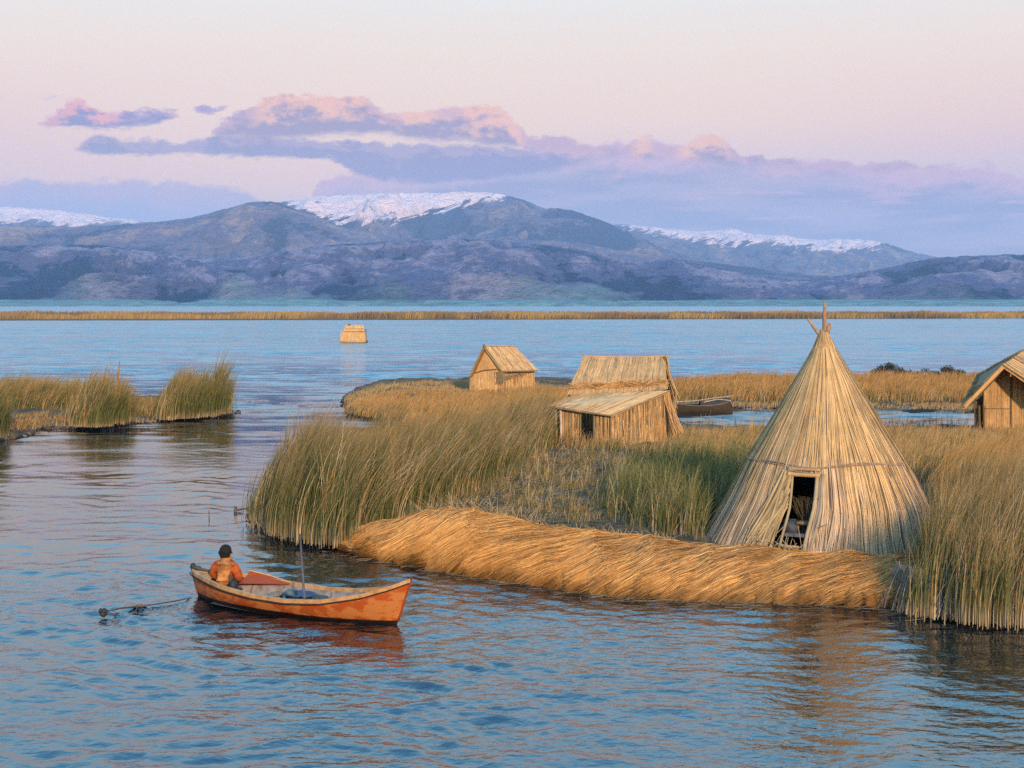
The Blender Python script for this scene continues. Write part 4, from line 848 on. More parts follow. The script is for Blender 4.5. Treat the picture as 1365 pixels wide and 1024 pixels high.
def middle_hut():
    A, B, C, Dd = PW(729, 541, 62.6), PW(815, 554, 61.0), PW(893, 521, 64.3), PW(768, 526, 64.9)
    R0, R1 = PW(778, 476, 67.2), PW(887, 476, 67.0)
    E0, E1 = PW(757, 526, 64.9), PW(886, 519, 64.4)
    root = empty('thatched_hut', (PG(830, 592, .3)))
    tag(root, 'straw hut with a steep thatched roof and a flat lean-to porch, mid island', 'hut', 'rectangular straw huts')
    b = Bag(); panel(b, [R0, R1, E1, E0], 1500, .030, .12, GOLD, PALE, .03, .012, .04, 1, .16, 1, seg=8, lay=.05, crook=.002)
    Fb0, Fb1 = R0+Vector((.1, 3.0, -2.0)), R1+Vector((.25, 3.0, -2.0)); panel(b, [R1, R0, Fb0, Fb1], 500, .04, .12, GOLD, PALE, .05, .02, .04, 1, .2, 2)
    b.tube([R0+Vector((-.05, 0, .0)), lerp(R0, R1, .3)+Vector((0, 0, .01)), lerp(R0, R1, .5)+Vector((0, 0, -.01)), lerp(R0, R1, .75), R1+Vector((.06, 0, .02))], [.05, .035, .035, .035, .06], GOLD*.8, 7)
    rg = np.random.default_rng(3)
    for (p, dx) in ((R0, -.03), (R1, .03)):             # little tufts tied at the ridge ends
        for k in range(12): b.tube([p, p+Vector((dx+rg.normal(0, .02), rg.normal(0, .03), rg.uniform(.06, .16)))], [.018, .006], GOLD*.8, 4)
    rf = b.build('roof', M_THATCH); under(root, rf)
    b = Bag()                                           # a tangled course of stalks above the porch
    n = 420; u = rg.random(n); cc = GOLD*rg.uniform(.45, 1.1, (n, 1)); base = np.array([tuple(lerp(lerp(R0, E0, .86), lerp(R1, E1, .86), x)) for x in u])+rg.normal(0, 1, (n, 3))*np.array([0, .05, .10])+np.array([0, -.08, .02])
    ln = rg.uniform(.3, .9, n); sl = rg.normal(0.25, .30, n); t = np.linspace(-.5, .5, 5)[None]
    b.rib(np.stack([base[:, 0:1]+ln[:, None]*t, base[:, 1:2]-.10*(ln*sl)[:, None]*t, base[:, 2:3]+(ln*sl)[:, None]*t], -1), np.full((n, 5), .024), rg.normal(0, .3, (n, 3))+np.array([0, -.3, 1]), np.repeat(cc[:, None], 5, 1))
    under(root, b.build('straw_course', M_THATCH))
    b = Bag(); panel(b, [Dd, C, B, A], 1300, .030, .05, PALE*1.0, PALE*1.1, .004, .004, .0, 1, .05, 4, PALE*.9, seg=6, lay=.02)
    for q in (.33, .36): b.tube([lerp(Dd, C, q)+Vector((0, 0, .03)), lerp(A, B, q)+Vector((0, 0, .03))], .018, OLD, 5)
    b.tube([A+Vector((-.02, 0, -.02)), lerp(A, B, .5)+Vector((0, 0, -.05)), B+Vector((0, 0, -.02))], .030, OLD*.7, 6); b.tube([B, lerp(B, C, .5)+Vector((0, 0, -.02)), C], .028, OLD*.7, 6)
    under(root, b.build('porch_roof', M_THATCH))
    gz = .18
    def gnd(p, z=gz): return Vector((p.x, p.y, z))
    def wall(name, a, c, n, seed, col=GOLD, w=.032):
        b = Bag(); panel(b, [a, c, gnd(c), gnd(a)], n, w, .07, col*.98, PALE, .0, .008, 0, 1, .13, seed, seg=5, lay=.045, crook=.0015); o = b.build(name, M_THATCH); under(root, o); return o
    inA, inB, inC = lerp(A, B, .10)+Vector((.05, .25, -.06)), B+Vector((-.04, .22, -.06)), C+Vector((-.10, .12, -.10))
    wf = [lerp(inA, inB, x) for x in (0.13, .47, .72, 1.0)]
    wall('front_wall', wf[0], wf[1], 90, 11); wall('front_wall', wf[2], wf[3], 80, 12)
    wall('side_wall', wf[3]+Vector((.02, .02, 0)), inC, 420, 13)
    Cb = PW(905, 545, 66.6); mw0, mw1 = inC+Vector((.05, .1, .0)), Vector((PW(893, 530, 66.5).x, 66.6, 2.2))
    wall('gable_wall', mw0, mw1, 150, 14)
    wall('back_wall', Vector((mw1.x, 69.6, 2.0)), Vector((R0.x, 69.6, 2.0)), 60, 15, w=.08); wall('left_wall', Vector((R0.x-.45, 69.4, 2.0)), inA+Vector((-.1, .9, .1)), 60, 16, w=.08)
    b = Bag(); b.tube([lerp(wf[0], wf[1], -.32)+Vector((0, -.1, .1)), gnd(lerp(wf[0], wf[1], -.22))], .045, OLD*1.1, 6); under(root, b.build('post', M_WOOD))
    b = Bag(); b.tube([wf[0]+Vector((-.03, -.08, 0)), gnd(wf[0])+Vector((0, -.08, 0))], .05, (.62, .52, .42), 6); under(root, b.build('post', M_WOOD))
    for x in (.475, .715):
        p = lerp(inA, inB, x)+Vector((0, -.06, 0)); b = Bag(); b.tube([p, gnd(p)], .035, OLD*.7, 6); under(root, b.build('door_post', M_WOOD))
    for q in (.0, .33, .93):
        p = lerp(wf[3], inC, q)+Vector((-.0, -.07, -.02)); b = Bag(); b.tube([p, gnd(p)], .028, OLD*.55, 5); under(root, b.build('wall_batten', M_WOOD))
    # gable straw fringe hanging from the right end of the ridge
    n = 900; t = np.linspace(0, 1, 9)[None]; u = rg.random(n); top = np.array(R1)[None]+np.stack([rg.uniform(-.10, .08, n), (u-.5)*.6, rg.uniform(-.35, .06, n)], -1)
    endy = 65.0+u*3.6; ex = PW(903, 540, 66).x-.35*np.abs(u-.5)+rg.normal(0, .06, n); ez = np.where(u < .35, rg.uniform(1.9, 2.4, n), rg.uniform(1.45, 2.1, n)); lenf = rg.uniform(.5, 1.05, n)
    E = np.stack([ex, endy, ez], -1); T = t*lenf[:, None]
    P = top[:, None]*(1-T[..., None])+E[:, None]*T[..., None]; P[..., 0] += .10*np.sin(T*3.0)-.16*np.sin(T*np.pi); P[..., 2] += .02*np.sin(T*9+u[:, None]*20)
    cc = (GOLD*(1-u[:, None])+PALE*u[:, None])*rg.uniform(.5, 1.15, (n, 1)); b = Bag(); b.rib(P, .045*rg.uniform(.5, 1.3, (n, 1))*(1-.5*t**3), np.tile([.5, 1., 0], (n, 1))+rg.normal(0, .5, (n, 3)), np.repeat(cc[:, None], 9, 1))
    b.add([tuple(R1-Vector((.12, 0, .1))), tuple(PW(893, 545, 65.2)), tuple(Vector((PW(897, 545, 66).x, 68.6, 1.9))), tuple(Vector((PW(897, 545, 66).x, 68.6, 1.9)))], [[0, 1, 2, 3]], OLD*.5)
    under(root, b.build('straw_fringe', M_THATCH))
    b = Bag()                                            # leaning stalks at the corner
    for k in range(34):
        p0 = inC+Vector((rg.uniform(-.25, .1), -.1, rg.uniform(-.1, .08))); p1 = Vector((PW(rg.uniform(896, 912), 575, 64).x, 63.6+rg.uniform(-.2, .5), .4+rg.uniform(-.1, .4)))
        b.tube([p0, lerp(p0, p1, .5)+Vector((0, 0, rg.uniform(-.1, .02))), p1], rg.uniform(.010, .026), GOLD*rg.uniform(.6, 1.15), 5)
    under(root, b.build('leaning_stalks', M_THATCH))
    b = Bag()                                            # frayed bundle at the left corner
    c0 = gnd(A)+Vector((.25, .1, .1))
    for k in range(120):
        d = Vector((rg.normal(-.1, .25), rg.normal(0, .15), rg.uniform(.2, .95))); o0 = Vector((rg.normal(0, .15), rg.normal(0, .1), 0)); b.tube([c0+o0, c0+o0+d*.6, c0+o0+d+Vector((rg.normal(-.1, .12), 0, -.10))], .010, C_BASE*rg.uniform(.5, 1.15), 4)
    tag(b.build('reed_sheaf', M_STRAW), 'frayed sheaf of dry reeds leaning at the left corner of the middle hut', 'sheaf')
middle_hut()

def far_hut():
    Y0 = 100.0
    root = empty('thatched_hut', PG(650, 522, .3)); tag(root, 'small straw hut with one broad sunlit roof slope, on the back shore', 'hut', 'rectangular straw huts')
    AP, AB = PW(645, 461, Y0), PW(685, 461, Y0+3.2)
    ER, EB = PW(670, 495, Y0-.5), PW(717, 494, Y0+2.6); EL, ELb = PW(626, 502, Y0+.3), PW(650, 496, Y0+3.9)
    b = Bag(); panel(b, [AP, AB, EB, ER], 700, .035, .10, PALE*.95, PALE*1.08, .02, .006, .0, 1, .04, 31, PALE*.9, lay=.02); panel(b, [AB, AP, EL, ELb], 350, .04, .10, GOLD, PALE, .02, .01, .0, 1, .1, 32)
    b.tube([AP, ER], .045, OLD*.6, 6); b.tube([AP, EL], .05, OLD*.8, 6); b.tube([ER, EB], .035, OLD*.7, 6); b.blob(AP, (.09, .09, .12), OLD*.5, 8, 6, .2)
    under(root, b.build('roof', M_THATCH))
    g0, g1, g2 = PW(627, 520, Y0+.5), PW(664, 522, Y0-.15), PW(712, 517, Y0+2.9)
    def wall(nm, a, c, za, zc, n, sd):
        b = Bag(); panel(b, [Vector((a.x, a.y, za)), Vector((c.x, c.y, zc)), Vector((c.x, c.y, .1)), Vector((a.x, a.y, .1))], n, .04, .08, GOLD*1.02, PALE, 0, .006, 0, 1, .08, sd, lay=.03); under(root, b.build(nm, M_THATCH))
    wall('front_wall', g0, g1, 1.50, 1.95, 320, 33); wall('side_wall', g1, g2, 1.90, 1.80, 420, 34); wall('back_wall', g2, Vector((g0.x+1.3, Y0+3.9, 0)), 1.6, 1.5, 60, 35); wall('side_wall', Vector((g0.x+1.3, Y0+3.9, 0)), g0, 1.4, 1.4, 60, 36)
    b = Bag(); tri = [AP+Vector((0, .25, -.08)), ER+Vector((-.02, .28, -.06)), EL+Vector((.03, .3, -.10))]; n = 260; rg = np.random.default_rng(6)
    b.add([tuple(x) for x in tri]+[tuple(tri[2])], [[0, 1, 2, 3]], GOLD*.6)
    u = rg.random(n); t = np.linspace(0, 1, 5)[None]; e = np.array(tri[2])[None]*(1-u[:, None])+np.array(tri[1])[None]*u[:, None]; topp = np.array(tri[0])[None]+0*e
    x = np.where(rg.random(n) < .5, 0., rg.uniform(0, .7, n))[:, None]; st = topp*(1-x)+e*x; P = st[:, None]*(1-t[..., None])+e[:, None]*t[..., None]; P[..., 1] -= .03
    cc = GOLD*rg.uniform(.55, 1.1, (n, 1)); b.rib(P, .04*(.2+t)*np.ones((n, 1)), np.tile([1., -.15, 0], (n, 1)), np.repeat(cc[:, None], 5, 1)); under(root, b.build('gable', M_THATCH))
    b = Bag(); b.tube([Vector((g0.x, g0.y-.08, 1.55)), lerp(g0, g1, .5)+Vector((0, -.12, 1.85-g0.z*.5-g1.z*.5)), Vector((g1.x+.2, g1.y-.2, 1.95)), Vector((g2.x-.3, g2.y-.25, 2.05))], .035, OLD*.6, 6); under(root, b.build('tie_beam', M_WOOD))
    b = Bag(); m = lerp(g1, g2, .45)
    for k in range(90):
        p = lerp(Vector((g1.x, g1.y-.15, 1.15)), Vector((g2.x, g2.y-.15, 1.75)), rg.random())+Vector((0, 0, rg.normal(0, .09))); d = Vector((.45, .3, .22))*rg.uniform(.4, 1.1); b.tube([p-d*.5, p+d*.5], .016, OLD*rg.uniform(.4, 1.3), 4)
    for k in range(50):
        p = Vector((g1.x+.12+rg.normal(0, .12), g1.y-.2, 1.75)); b.tube([p, p+Vector((rg.normal(.1, .12), -.05, -rg.uniform(.3, .9)))], .016, OLD*rg.uniform(.35, 1.1), 4)
    under(root, b.build('loose_straw', M_THATCH))
far_hut()

def right_hut():
    A = PW(1337, 487, 65.6); R2 = PW(1366, 466, 70.0); E1 = PW(1284, 542, 65.4); E2 = PW(1304, 501, 69.6); ER = PW(1402, 528, 64.6); ER2 = PW(1445, 505, 69.4)
    root = empty('thatched_hut', PG(1350, 584, .3)); tag(root, 'gabled straw hut cut by the right edge of the photo, left roof slope coloured darker as in shade', 'hut', 'rectangular straw huts')
    b = Bag(); panel(b, [R2, A, E1, E2], 1800, .035, .14, np.array([.42, .26, .12]), np.array([.54, .35, .16]), .03, .03, 0.05, 3, .25, 41, OLD*.6, lay=.06)  # left slope straw darker than the right, its shade put into the colour
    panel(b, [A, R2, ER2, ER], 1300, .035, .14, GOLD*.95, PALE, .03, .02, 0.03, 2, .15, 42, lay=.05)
    rg = np.random.default_rng(9)
    for (p, q, w) in ((A, E1, .055), (A, ER, .065)):
        for k in range(26):
            o = Vector((rg.normal(0, .03), rg.normal(-.05, .03), rg.normal(-.03, .05))); b.tube([p+o, lerp(p, q, .5)+o+Vector((0, 0, rg.normal(0, .02))), q+o], w*.35, GOLD*rg.uniform(.55, 1.1), 5)
    for k in range(160):
        p = lerp(E1, E2, rg.random()**1.6)+Vector((0, 0, .05)); b.tube([p, p+Vector((rg.normal(-.08, .10), rg.normal(-.05, .08), -rg.uniform(.05, .45)))], .010, OLD*rg.uniform(.6, 1.4), 4)
    under(root, b.build('roof', M_THATCH))
    Yw = 66.6; g = lambda px, z: Vector(((px-CX)*Yw/F, Yw, z))
    def gz(px): return (CAMZ-(np.interp(px, [1284, 1337, 1402], [545, 490, 532])-HY)*Yw/F)-.05
    for (x0, x1, sd) in ((1311, 1346, 43), (1349, 1395, 44)):
        b = Bag(); n = 14
        xs = np.linspace(x0, x1, 9)
        for k in range(8): panel(b, [g(xs[k], gz(xs[k])), g(xs[k+1], gz(xs[k+1])), g(xs[k+1], .15), g(xs[k], .15)], 50, .034, .08, GOLD*.92, PALE*.95, 0, .01, 0, 1, .07, sd*10+k, lay=.035)
        under(root, b.build('front_wall', M_THATCH))
    b = Bag(); b.tube([g(1347.5, gz(1347)-.15)+Vector((0, -.05, 0)), g(1347, .2)+Vector((0, -.05, 0))], .05, OLD*.45, 6); under(root, b.build('wall_batten', M_WOOD))
    b = Bag(); b.tube([g(1311, 1.62)+Vector((0, -.08, 0)), g(1346, 1.60)+Vector((0, -.08, 0))], .012, OLD*.6, 5); under(root, b.build('tie_cord', M_WOOD))
    b = Bag(); panel(b, [g(1304, 1.9)+Vector((0, .3, 0)), g(1347, 2.3)+Vector((0, 3.0, 0)), g(1347, .15)+Vector((0, 3.0, 0)), g(1304, .15)+Vector((0, .3, 0))], 200, .04, .08, OLD, OLD*1.3, 0, .01, 0, 1, .3, 45); under(root, b.build('side_wall', M_THATCH))
    b = Bag(); panel(b, [g(1395, 2.0), g(1430, 2.0)+Vector((0, 3, 0)), g(1430, .15)+Vector((0, 3, 0)), g(1395, .15)], 60, .08, .08, GOLD, PALE, 0, .01, 0, 1, .1, 46); under(root, b.build('side_wall', M_THATCH))
    for px, rr in ((1303, .07), (1309, .05)):
        b = Bag(); p = g(px, 1.75)+Vector((0, -.2, 0)); b.tube([p, Vector((p.x+.03, p.y, .15))], rr, OLD*.7, 7); under(root, b.build('post', M_WOOD, None, True))
right_hut()

def raft():
    Y0 = 237.0; px = F/Y0; c = PG(470, 457.5, 0); c.y = Y0
    root = empty('floating_hut', (c.x, Y0, 0)); tag(root, 'small two tiered straw hut floating alone on the open lake', 'floating hut')
    X = lambda p: (p-CX)*Y0/F; Z = lambda y: CAMZ-(y-HY)*Y0/F
    rg = np.random.default_rng(2)
    b = Bag(); b.box((X(471), Y0+1.4, .12), (X(488)-X(471), 1.6, .22), 0, (.14, .09, .045))
    for k in range(14): b.tube([(X(453.5)+rg.uniform(0, .2), Y0-.35+rg.uniform(0, .3), .12+rg.uniform(0, .2)), (X(488)-rg.uniform(0, .3), Y0-.35+rg.uniform(0, .3), .12+rg.uniform(0, .2))], .06, OLD*rg.uniform(.5, 1.6), 6)
    under(root, b.build('raft_base', M_THATCH))
    z1, z2, z3 = Z(456), Z(442), Z(433.5)
    b = Bag(); panel(b, [(X(454.5), Y0, z2), (X(486.5), Y0, z2-.05), (X(487), Y0-.1, z1), (X(453.8), Y0-.1, z1)], 700, .06, 2.4, GOLD, PALE, 0, .01, 0, 1, .08, 51, GOLD*.5); under(root, b.build('lower_wall', M_THATCH))
    b = Bag(); panel(b, [(X(459.5), Y0+.7, z3), (X(483.5), Y0+.7, z3), (X(485.5), Y0+.05, z2+.05), (X(458), Y0+.05, z2+.05)], 520, .06, 1.3, GOLD*1.05, PALE, .02, .01, 0, 1, .08, 52, GOLD*.5)
    for k in range(30): p = Vector((X(459+24*rg.random()), Y0+.68, z3-.02)); b.tube([p, p+Vector((rg.normal(0, .08), 0, rg.uniform(.03, .14)))], .02, PALE*rg.uniform(.7, 1.1), 4)
    under(root, b.build('upper_roof', M_THATCH))
    b = Bag(); b.tube([(X(458), Y0-.08, z2), (X(486), Y0-.08, z2-.03)], .05, OLD*.8, 6); b.tube([(X(460), Y0+.2, Z(438.5)), (X(485), Y0+.2, Z(438.3))], .04, OLD*.8, 6); under(root, b.build('tie_beam', M_WOOD))
    b = Bag(); b.tube([(X(469.4), Y0-.16, z1), (X(469.4), Y0-.16, Z(451.5))], .07, (.72, .62, .58), 6); b.tube([(X(469.6), Y0-.12, Z(451)), (X(469.9), Y0+.55, z3)], .05, PALE, 6); under(root, b.build('post', M_THATCH))
    b = Bag(); b.tube([(X(487), Y0+.1, .3), (X(487.2), Y0+.1, Z(440))], .05, OLD*.7, 6); b.blob((X(487.5), Y0+.1, Z(440.5)), (.22, .18, .22), (.22, .18, .18), 10, 7, .2); under(root, b.build('corner_post', M_WOOD))
    b = Bag(); b.blob((X(465.5), Y0+.65, z3+.05), (.28, .2, .12), (.12, .09, .06), 10, 7, .3); under(root, b.build('ridge_tuft', M_THATCH))
raft()

# ------------------------------------------------------------------ rowing boat with its paddler
BL, BR = PW(255.5, 759, 31.9), PW(548, 773, 28.75)
ax = Vector((BR.x-BL.x, BR.y-BL.y, 0)); BLEN = ax.length; ax.normalize(); side = Vector((-ax.y, ax.x, 0))    # side points away from the viewer
BM = (BL+BR)/2; BM.z = 0
def sheer(t): return np.interp(t, [-1, -.75, -.5, -.2, .1, .4, .7, .9, 1], [BL.z, .50, .42, .36, .35, .42, .60, .80, BR.z])
def beam(t): return 0.74*np.clip(1-np.abs(t)**2.5, 0, 1)**0.85*(1+.0*t)
def bpt(t, w, z):        # t along, w across, z up
    v = BM+ax*(t*BLEN/2)+side*w; return Vector((v.x, v.y, z))
root_b = empty('rowing_boat', (BM.x, BM.y, 0)); tag(root_b, 'orange wooden rowing boat with a worn cream gunwale, afloat in front of the straw bank', 'boat')
def hull_pt(t, s, inset=0.0):   # s: -1..1 around the section, 0 is the keel
    sh = sheer(t); kz = -.24+.20*abs(t)**3+inset*1.6; a = abs(s)
    rake = (.36*max(t, 0)**3+.0) if t > 0 else -.20*abs(t)**3
    z = kz+(sh-kz)*(a**1.7); tt = t-rake*(1-(z-kz)/(sh-kz))*2/BLEN
    w = max(beam(t)-inset, 0)*math.copysign(min(1, math.sin(min(1, a)*math.pi/2)**.75*(.80+.20*a)), s) if a > 0 else 0
    return bpt(tt, w, z)
def boat():
    T = np.linspace(-1, 1, 57); S = np.linspace(-1, 1, 25)
    def shell(ins, t0=-1, t1=1, top=0.0):
        TT = [t for t in T if t0 <= t <= t1]; v = [tuple(hull_pt(t, s, ins)) for t in TT for s in S]; n = len(S)
        return v, [[i*n+j, i*n+j+1, (i+1)*n+j+1, (i+1)*n+j] for i in range(len(TT)-1) for j in range(n-1)]
    def f_h(g, b_):
        z = g.sep(g.coord('Object'))[2]; co = g.coord('Object'); n = g.noise(g.scalev(co, (1, 1, 2.2)), 2.2, 6, 0.65); n2 = g.noise(co, 22, 4, .6)
        c = g.mix(g.smooth(n, .46, .54), srgb(168, 76, 26), srgb(184, 110, 52)); c = g.mix(g.smooth(g.noise(g.scalev(co, (1, 1, 3)), 5, 5, .7), .62, .70), c, srgb(200, 132, 72))
        c = g.mix(g.smooth(n2, .66, .74, 0, .6), c, srgb(120, 60, 30)); c = g.mix(g.smooth(g.m('ADD', z, g.m('MULTIPLY', n, .04)), .105, .085), c, srgb(34, 20, 12))
        g.put(b_.inputs['Base Color'], c); g.put(b_.inputs['Normal'], g.bump(n2, .25, .02)); g.put(b_.inputs['Roughness'], g.smooth(n, .3, .7, .35, .6))
    b = Bag(); v, q = shell(0); b.add(v, q, (1, 1, 1)); under(root_b, b.build('hull', mat('hull_paint', f_h, .5, .4), None, True))
    def f_i(g, b_):
        n = g.noise(g.coord('Object'), 4, 6, .7); g.put(b_.inputs['Base Color'], g.ramp(n, [(.3, srgb(90, 84, 84)), (.5, srgb(140, 128, 122)), (.7, srgb(170, 156, 146))]))
    b = Bag(); v, q = shell(.045); b.add(v, [x[::-1] for x in q], (1, 1, 1)); under(root_b, b.build('inner_hull', mat('inner_paint', f_i, .6, .3), None, True))
    def f_g(g, b_):
        n = g.noise(g.coord('Object'), 5, 6, .7); g.put(b_.inputs['Base Color'], g.ramp(n, [(.34, srgb(128, 104, 80)), (.48, srgb(180, 132, 82)), (.62, srgb(200, 150, 98)), (.72, srgb(172, 128, 84))]))
    MG = mat('gunwale_paint', f_g, .55, .3)
    for sg in (-1, 1):
        b = Bag(); pr = [(.030, .030), (.030, -.045), (-.055, -.045), (-.055, .030)]; v = []
        for t in T:
            w = sg*beam(t); z = float(sheer(t)); tl = min(1, (1-abs(t))*12+.25)
            for dx, dz in pr: v.append(tuple(bpt(t, w+sg*dx*tl, z+dz)))
        n = 4; q = [[i*n+j, i*n+(j+1) % n, (i+1)*n+(j+1) % n, (i+1)*n+j] for i in range(len(T)-1) for j in range(4)]
        b.add(v, q+[[0, 1, 2, 3], [len(v)-1, len(v)-2, len(v)-3, len(v)-4]], (1, 1, 1)); under(root_b, b.build('gunwale', MG))
        b = Bag(); b.tube([bpt(t-.012, sg*(beam(t)+.018), float(sheer(t))-.075) for t in T], .014, (.035, .025, .02), 6); under(root_b, b.build('rub_rail', M_WOOD, None, True))
    b = Bag(); b.tube([bpt(1.0, 0, BR.z+.03)]+[hull_pt(1, s_) for s_ in (1, .9, .8, .7, .6, .5, .4, .3)], .022, srgb(150, 62, 22), 7); under(root_b, b.build('stem_post', M_PLAIN, None, True))
    b = Bag(); b.tube([bpt(-1.0, 0, BL.z+.03)]+[hull_pt(-1, s_) for s_ in (1, .9, .8, .7, .6, .5, .4, .3)], .022, srgb(150, 62, 22), 7); under(root_b, b.build('stern_post', M_PLAIN, None, True))
    # decks at both ends, floor and benches
    def deck(t0, t1, dz, col, nm):
        b = Bag(); tt = np.linspace(t0, t1, 12); v = []
        for t in tt:
            for w in (-1, 1): v.append(tuple(bpt(t, w*max(beam(t)-.03, .005), float(sheer(t))-dz)))
        v2 = [(x, y, z-.03) for x, y, z in v]; m = len(v)
        q = [[2*i, 2*i+1, 2*i+3, 2*i+2] for i in range(11)]; b.add(v+v2, q+[[m+x for x in f[::-1]] for f in q]+[[0, 1, m+1, m], [m-2, m-1, 2*m-1, 2*m-2]], col); under(root_b, b.build(nm, M_WOOD))
    deck(.62, .985, .05, srgb(190, 160, 122), 'bow_deck'); deck(-.985, -.78, .05, srgb(196, 150, 96), 'stern_deck')
    b = Bag(); tt = np.linspace(-.8, .7, 14); v = [tuple(bpt(t, w*(beam(t)*.72), -.04)) for t in tt for w in (-1, 1)]; b.add(v, [[2*i, 2*i+1, 2*i+3, 2*i+2] for i in range(13)], (.15, .14, .14)); under(root_b, b.build('floor_board', M_WOOD))
    for t, z in ((-.66, .24), (-.28, .20), (.42, .26)):
        b = Bag(); w = beam(t)*.74; b.slab([bpt(t-.045, -w, z), bpt(t+.045, -w, z), bpt(t+.045, w, z), bpt(t-.045, w, z)], .035, srgb(150, 128, 104)); under(root_b, b.build('thwart', M_WOOD))
    for t in (-.55, -.1, .15, .55):
        b = Bag(); b.tube([hull_pt(t, s, .055) for s in np.linspace(-.92, .92, 15)], .016, srgb(120, 105, 92), 5); under(root_b, b.build('rib', M_WOOD, None, True))
    # dark knot and fastening on the stern tip
    b = Bag(); b.blob(bpt(-.985, 0, BL.z+.07), (.06, .06, .08), (.035, .035, .035), 12, 9, .3, 1); b.blob(bpt(-.955, .04, BL.z+.04), (.09, .06, .05), (.06, .055, .05), 10, 7, .3, 2)
    b.tube([bpt(-.985, 0, BL.z+.05), bpt(-.93, .05, BL.z+.02), bpt(-.84, .18, BL.z-.03)], [.05, .035, .02], (.07, .065, .06), 7)
    tag(b.build('rope_coil', M_PLAIN, None, True), 'dark coil of rope knotted on the left tip of the orange boat', 'rope coil')
    # orange painted splash board on the far side behind the paddler
    b = Bag(); t1, t2 = -.60, -.24
    P = [bpt(t1, beam(t1)-.06, float(sheer(t1))+.02), bpt(t2, beam(t2)-.03, float(sheer(t2))+.01), bpt(-.44, beam(-.44)+.02, float(sheer(-.44))+.07), bpt(-.60, beam(-.60)+.00, float(sheer(-.60))+.11)]
    P2 = [bpt(t1, beam(t1)-.34, float(sheer(t1))-.12), bpt(t2, beam(t2)-.10, float(sheer(t2))-.01)]
    b.slab([P2[0], P2[1], P[1], P[0]], .02, srgb(150, 68, 28)); b.slab([P[0], P[1], P[2], P[3]], .02, srgb(150, 68, 28))
    b.tube([P[3], P[2], P[1]], .016, srgb(206, 150, 96), 6); under(root_b, b.build('splash_board', M_PLAIN))
boat()
def blue_tub():
    c = bpt(-.02, .22, .0); b = Bag(); k = 24
    for (r0, r1, z0, z1, cc) in ((.24, .27, -.03, .27, srgb(58, 76, 100)),):
        v = []
        for r, z in ((r0, z0), (r1, z1), (r1+.02, z1), (r1+.02, z1+.03), (r1-.02, z1+.03), (r0-.02, z0+.04)):
            for j in range(k): a = j*2*math.pi/k; v.append((c.x+r*1.25*math.cos(a)*ax.x-r*math.sin(a)*ax.y, c.y+r*1.25*math.cos(a)*ax.y+r*math.sin(a)*ax.x, z))
        b.add(v, [[i*k+j, i*k+(j+1) % k, (i+1)*k+(j+1) % k, (i+1)*k+j] for i in range(5) for j in range(k)], cc)
        m = 5*k; b.add(v[m:m+k]+[(c.x, c.y, z0+.04)], [[j, (j+1) % k, k, k] for j in range(k)], cc)
    tag(b.build('tub', M_PLAIN, None, True), 'blue plastic tub standing in the middle of the boat', 'tub')
    b = Bag(); b.blob(bpt(.16, .22, .12), (.22, .16, .20), (.05, .055, .05), 16, 10, .25, 4); tag(b.build('bag', M_PLAIN, None, True), 'dark bag on the boat floor right of the blue tub', 'bag')
    b = Bag(); b.blob(bpt(-.12, .22, .14), (.16, .14, .20), (.09, .12, .11), 16, 10, .25, 6); tag(b.build('bag', M_PLAIN, None, True), 'grey green bag on the boat floor left of the blue tub', 'bag')
blue_tub()
def pole():
    Yp = 29.75; P = [PW(400, 712, Yp+.35), PW(403, 760, Yp+.15), PW(406, 800, Yp-.02), PW(407, 808, Yp-.08), PW(409.5, 822, Yp-.12)]
    b = Bag(); b.tube(P, [.022, .024, .026, .028, .016], srgb(92, 92, 100), 8)
    b.tube([PW(405.5, 798, Yp-.06), PW(406.5, 806, Yp-.09), PW(408.6, 816, Yp-.14), PW(410.5, 823, Yp-.15)], [.03, .05, .045, .01], srgb(88, 74, 62), 8)
    tag(b.build('oar', M_WOOD, None, True), 'grey oar held upright against the near side of the orange boat', 'oar')
pole()
def line():
    P = [PW(255, 797, 31.6), PG(235, 801, .03), PG(205, 806, .03), PG(180, 809, .03), PG(160, 811, .05), PG(142, 815, .08)]
    b = Bag(); b.tube(P, [.012, .014, .014, .022, .018, .014], (.06, .045, .03), 6); b.tube([PG(196, 808, .03), PG(188, 807.5, .06), PG(176, 809, .04)], [.012, .035, .02], (.10, .07, .03), 6)
    b.tube([PG(183, 810, .04), PG(181, 814, .02), PG(182, 819, .0)], .012, (.1, .06, .05), 5)
    tag(b.build('mooring_line', M_PLAIN, None, True), 'dark rope trailing on the water from the left end of the boat', 'rope')
    b = Bag(); c = PG(138, 820, 0)
    for k, (dx, dy, z, r) in enumerate(((-.10, 0, .16, .09), (0, .02, .15, .11), (.10, 0, .14, .08), (.0, -.03, .04, .11), (-.06, 0, .05, .09), (.07, .03, .05, .07))): b.blob(c+Vector((dx*.6, dy, z*.55)), (r*.55, r*.55, r*.55), (.03, .025, .02), 10, 7, .25, k)
    b.tube([c+Vector((.05, 0, .04)), c+Vector((.2, -.05, .03)), c+Vector((.36, -.06, .0))], [.02, .015, .01], (.07, .05, .035), 5)
    tag(b.build('float', M_PLAIN, None, True), 'cluster of small black floats at the far end of the trailing rope', 'float')
line()
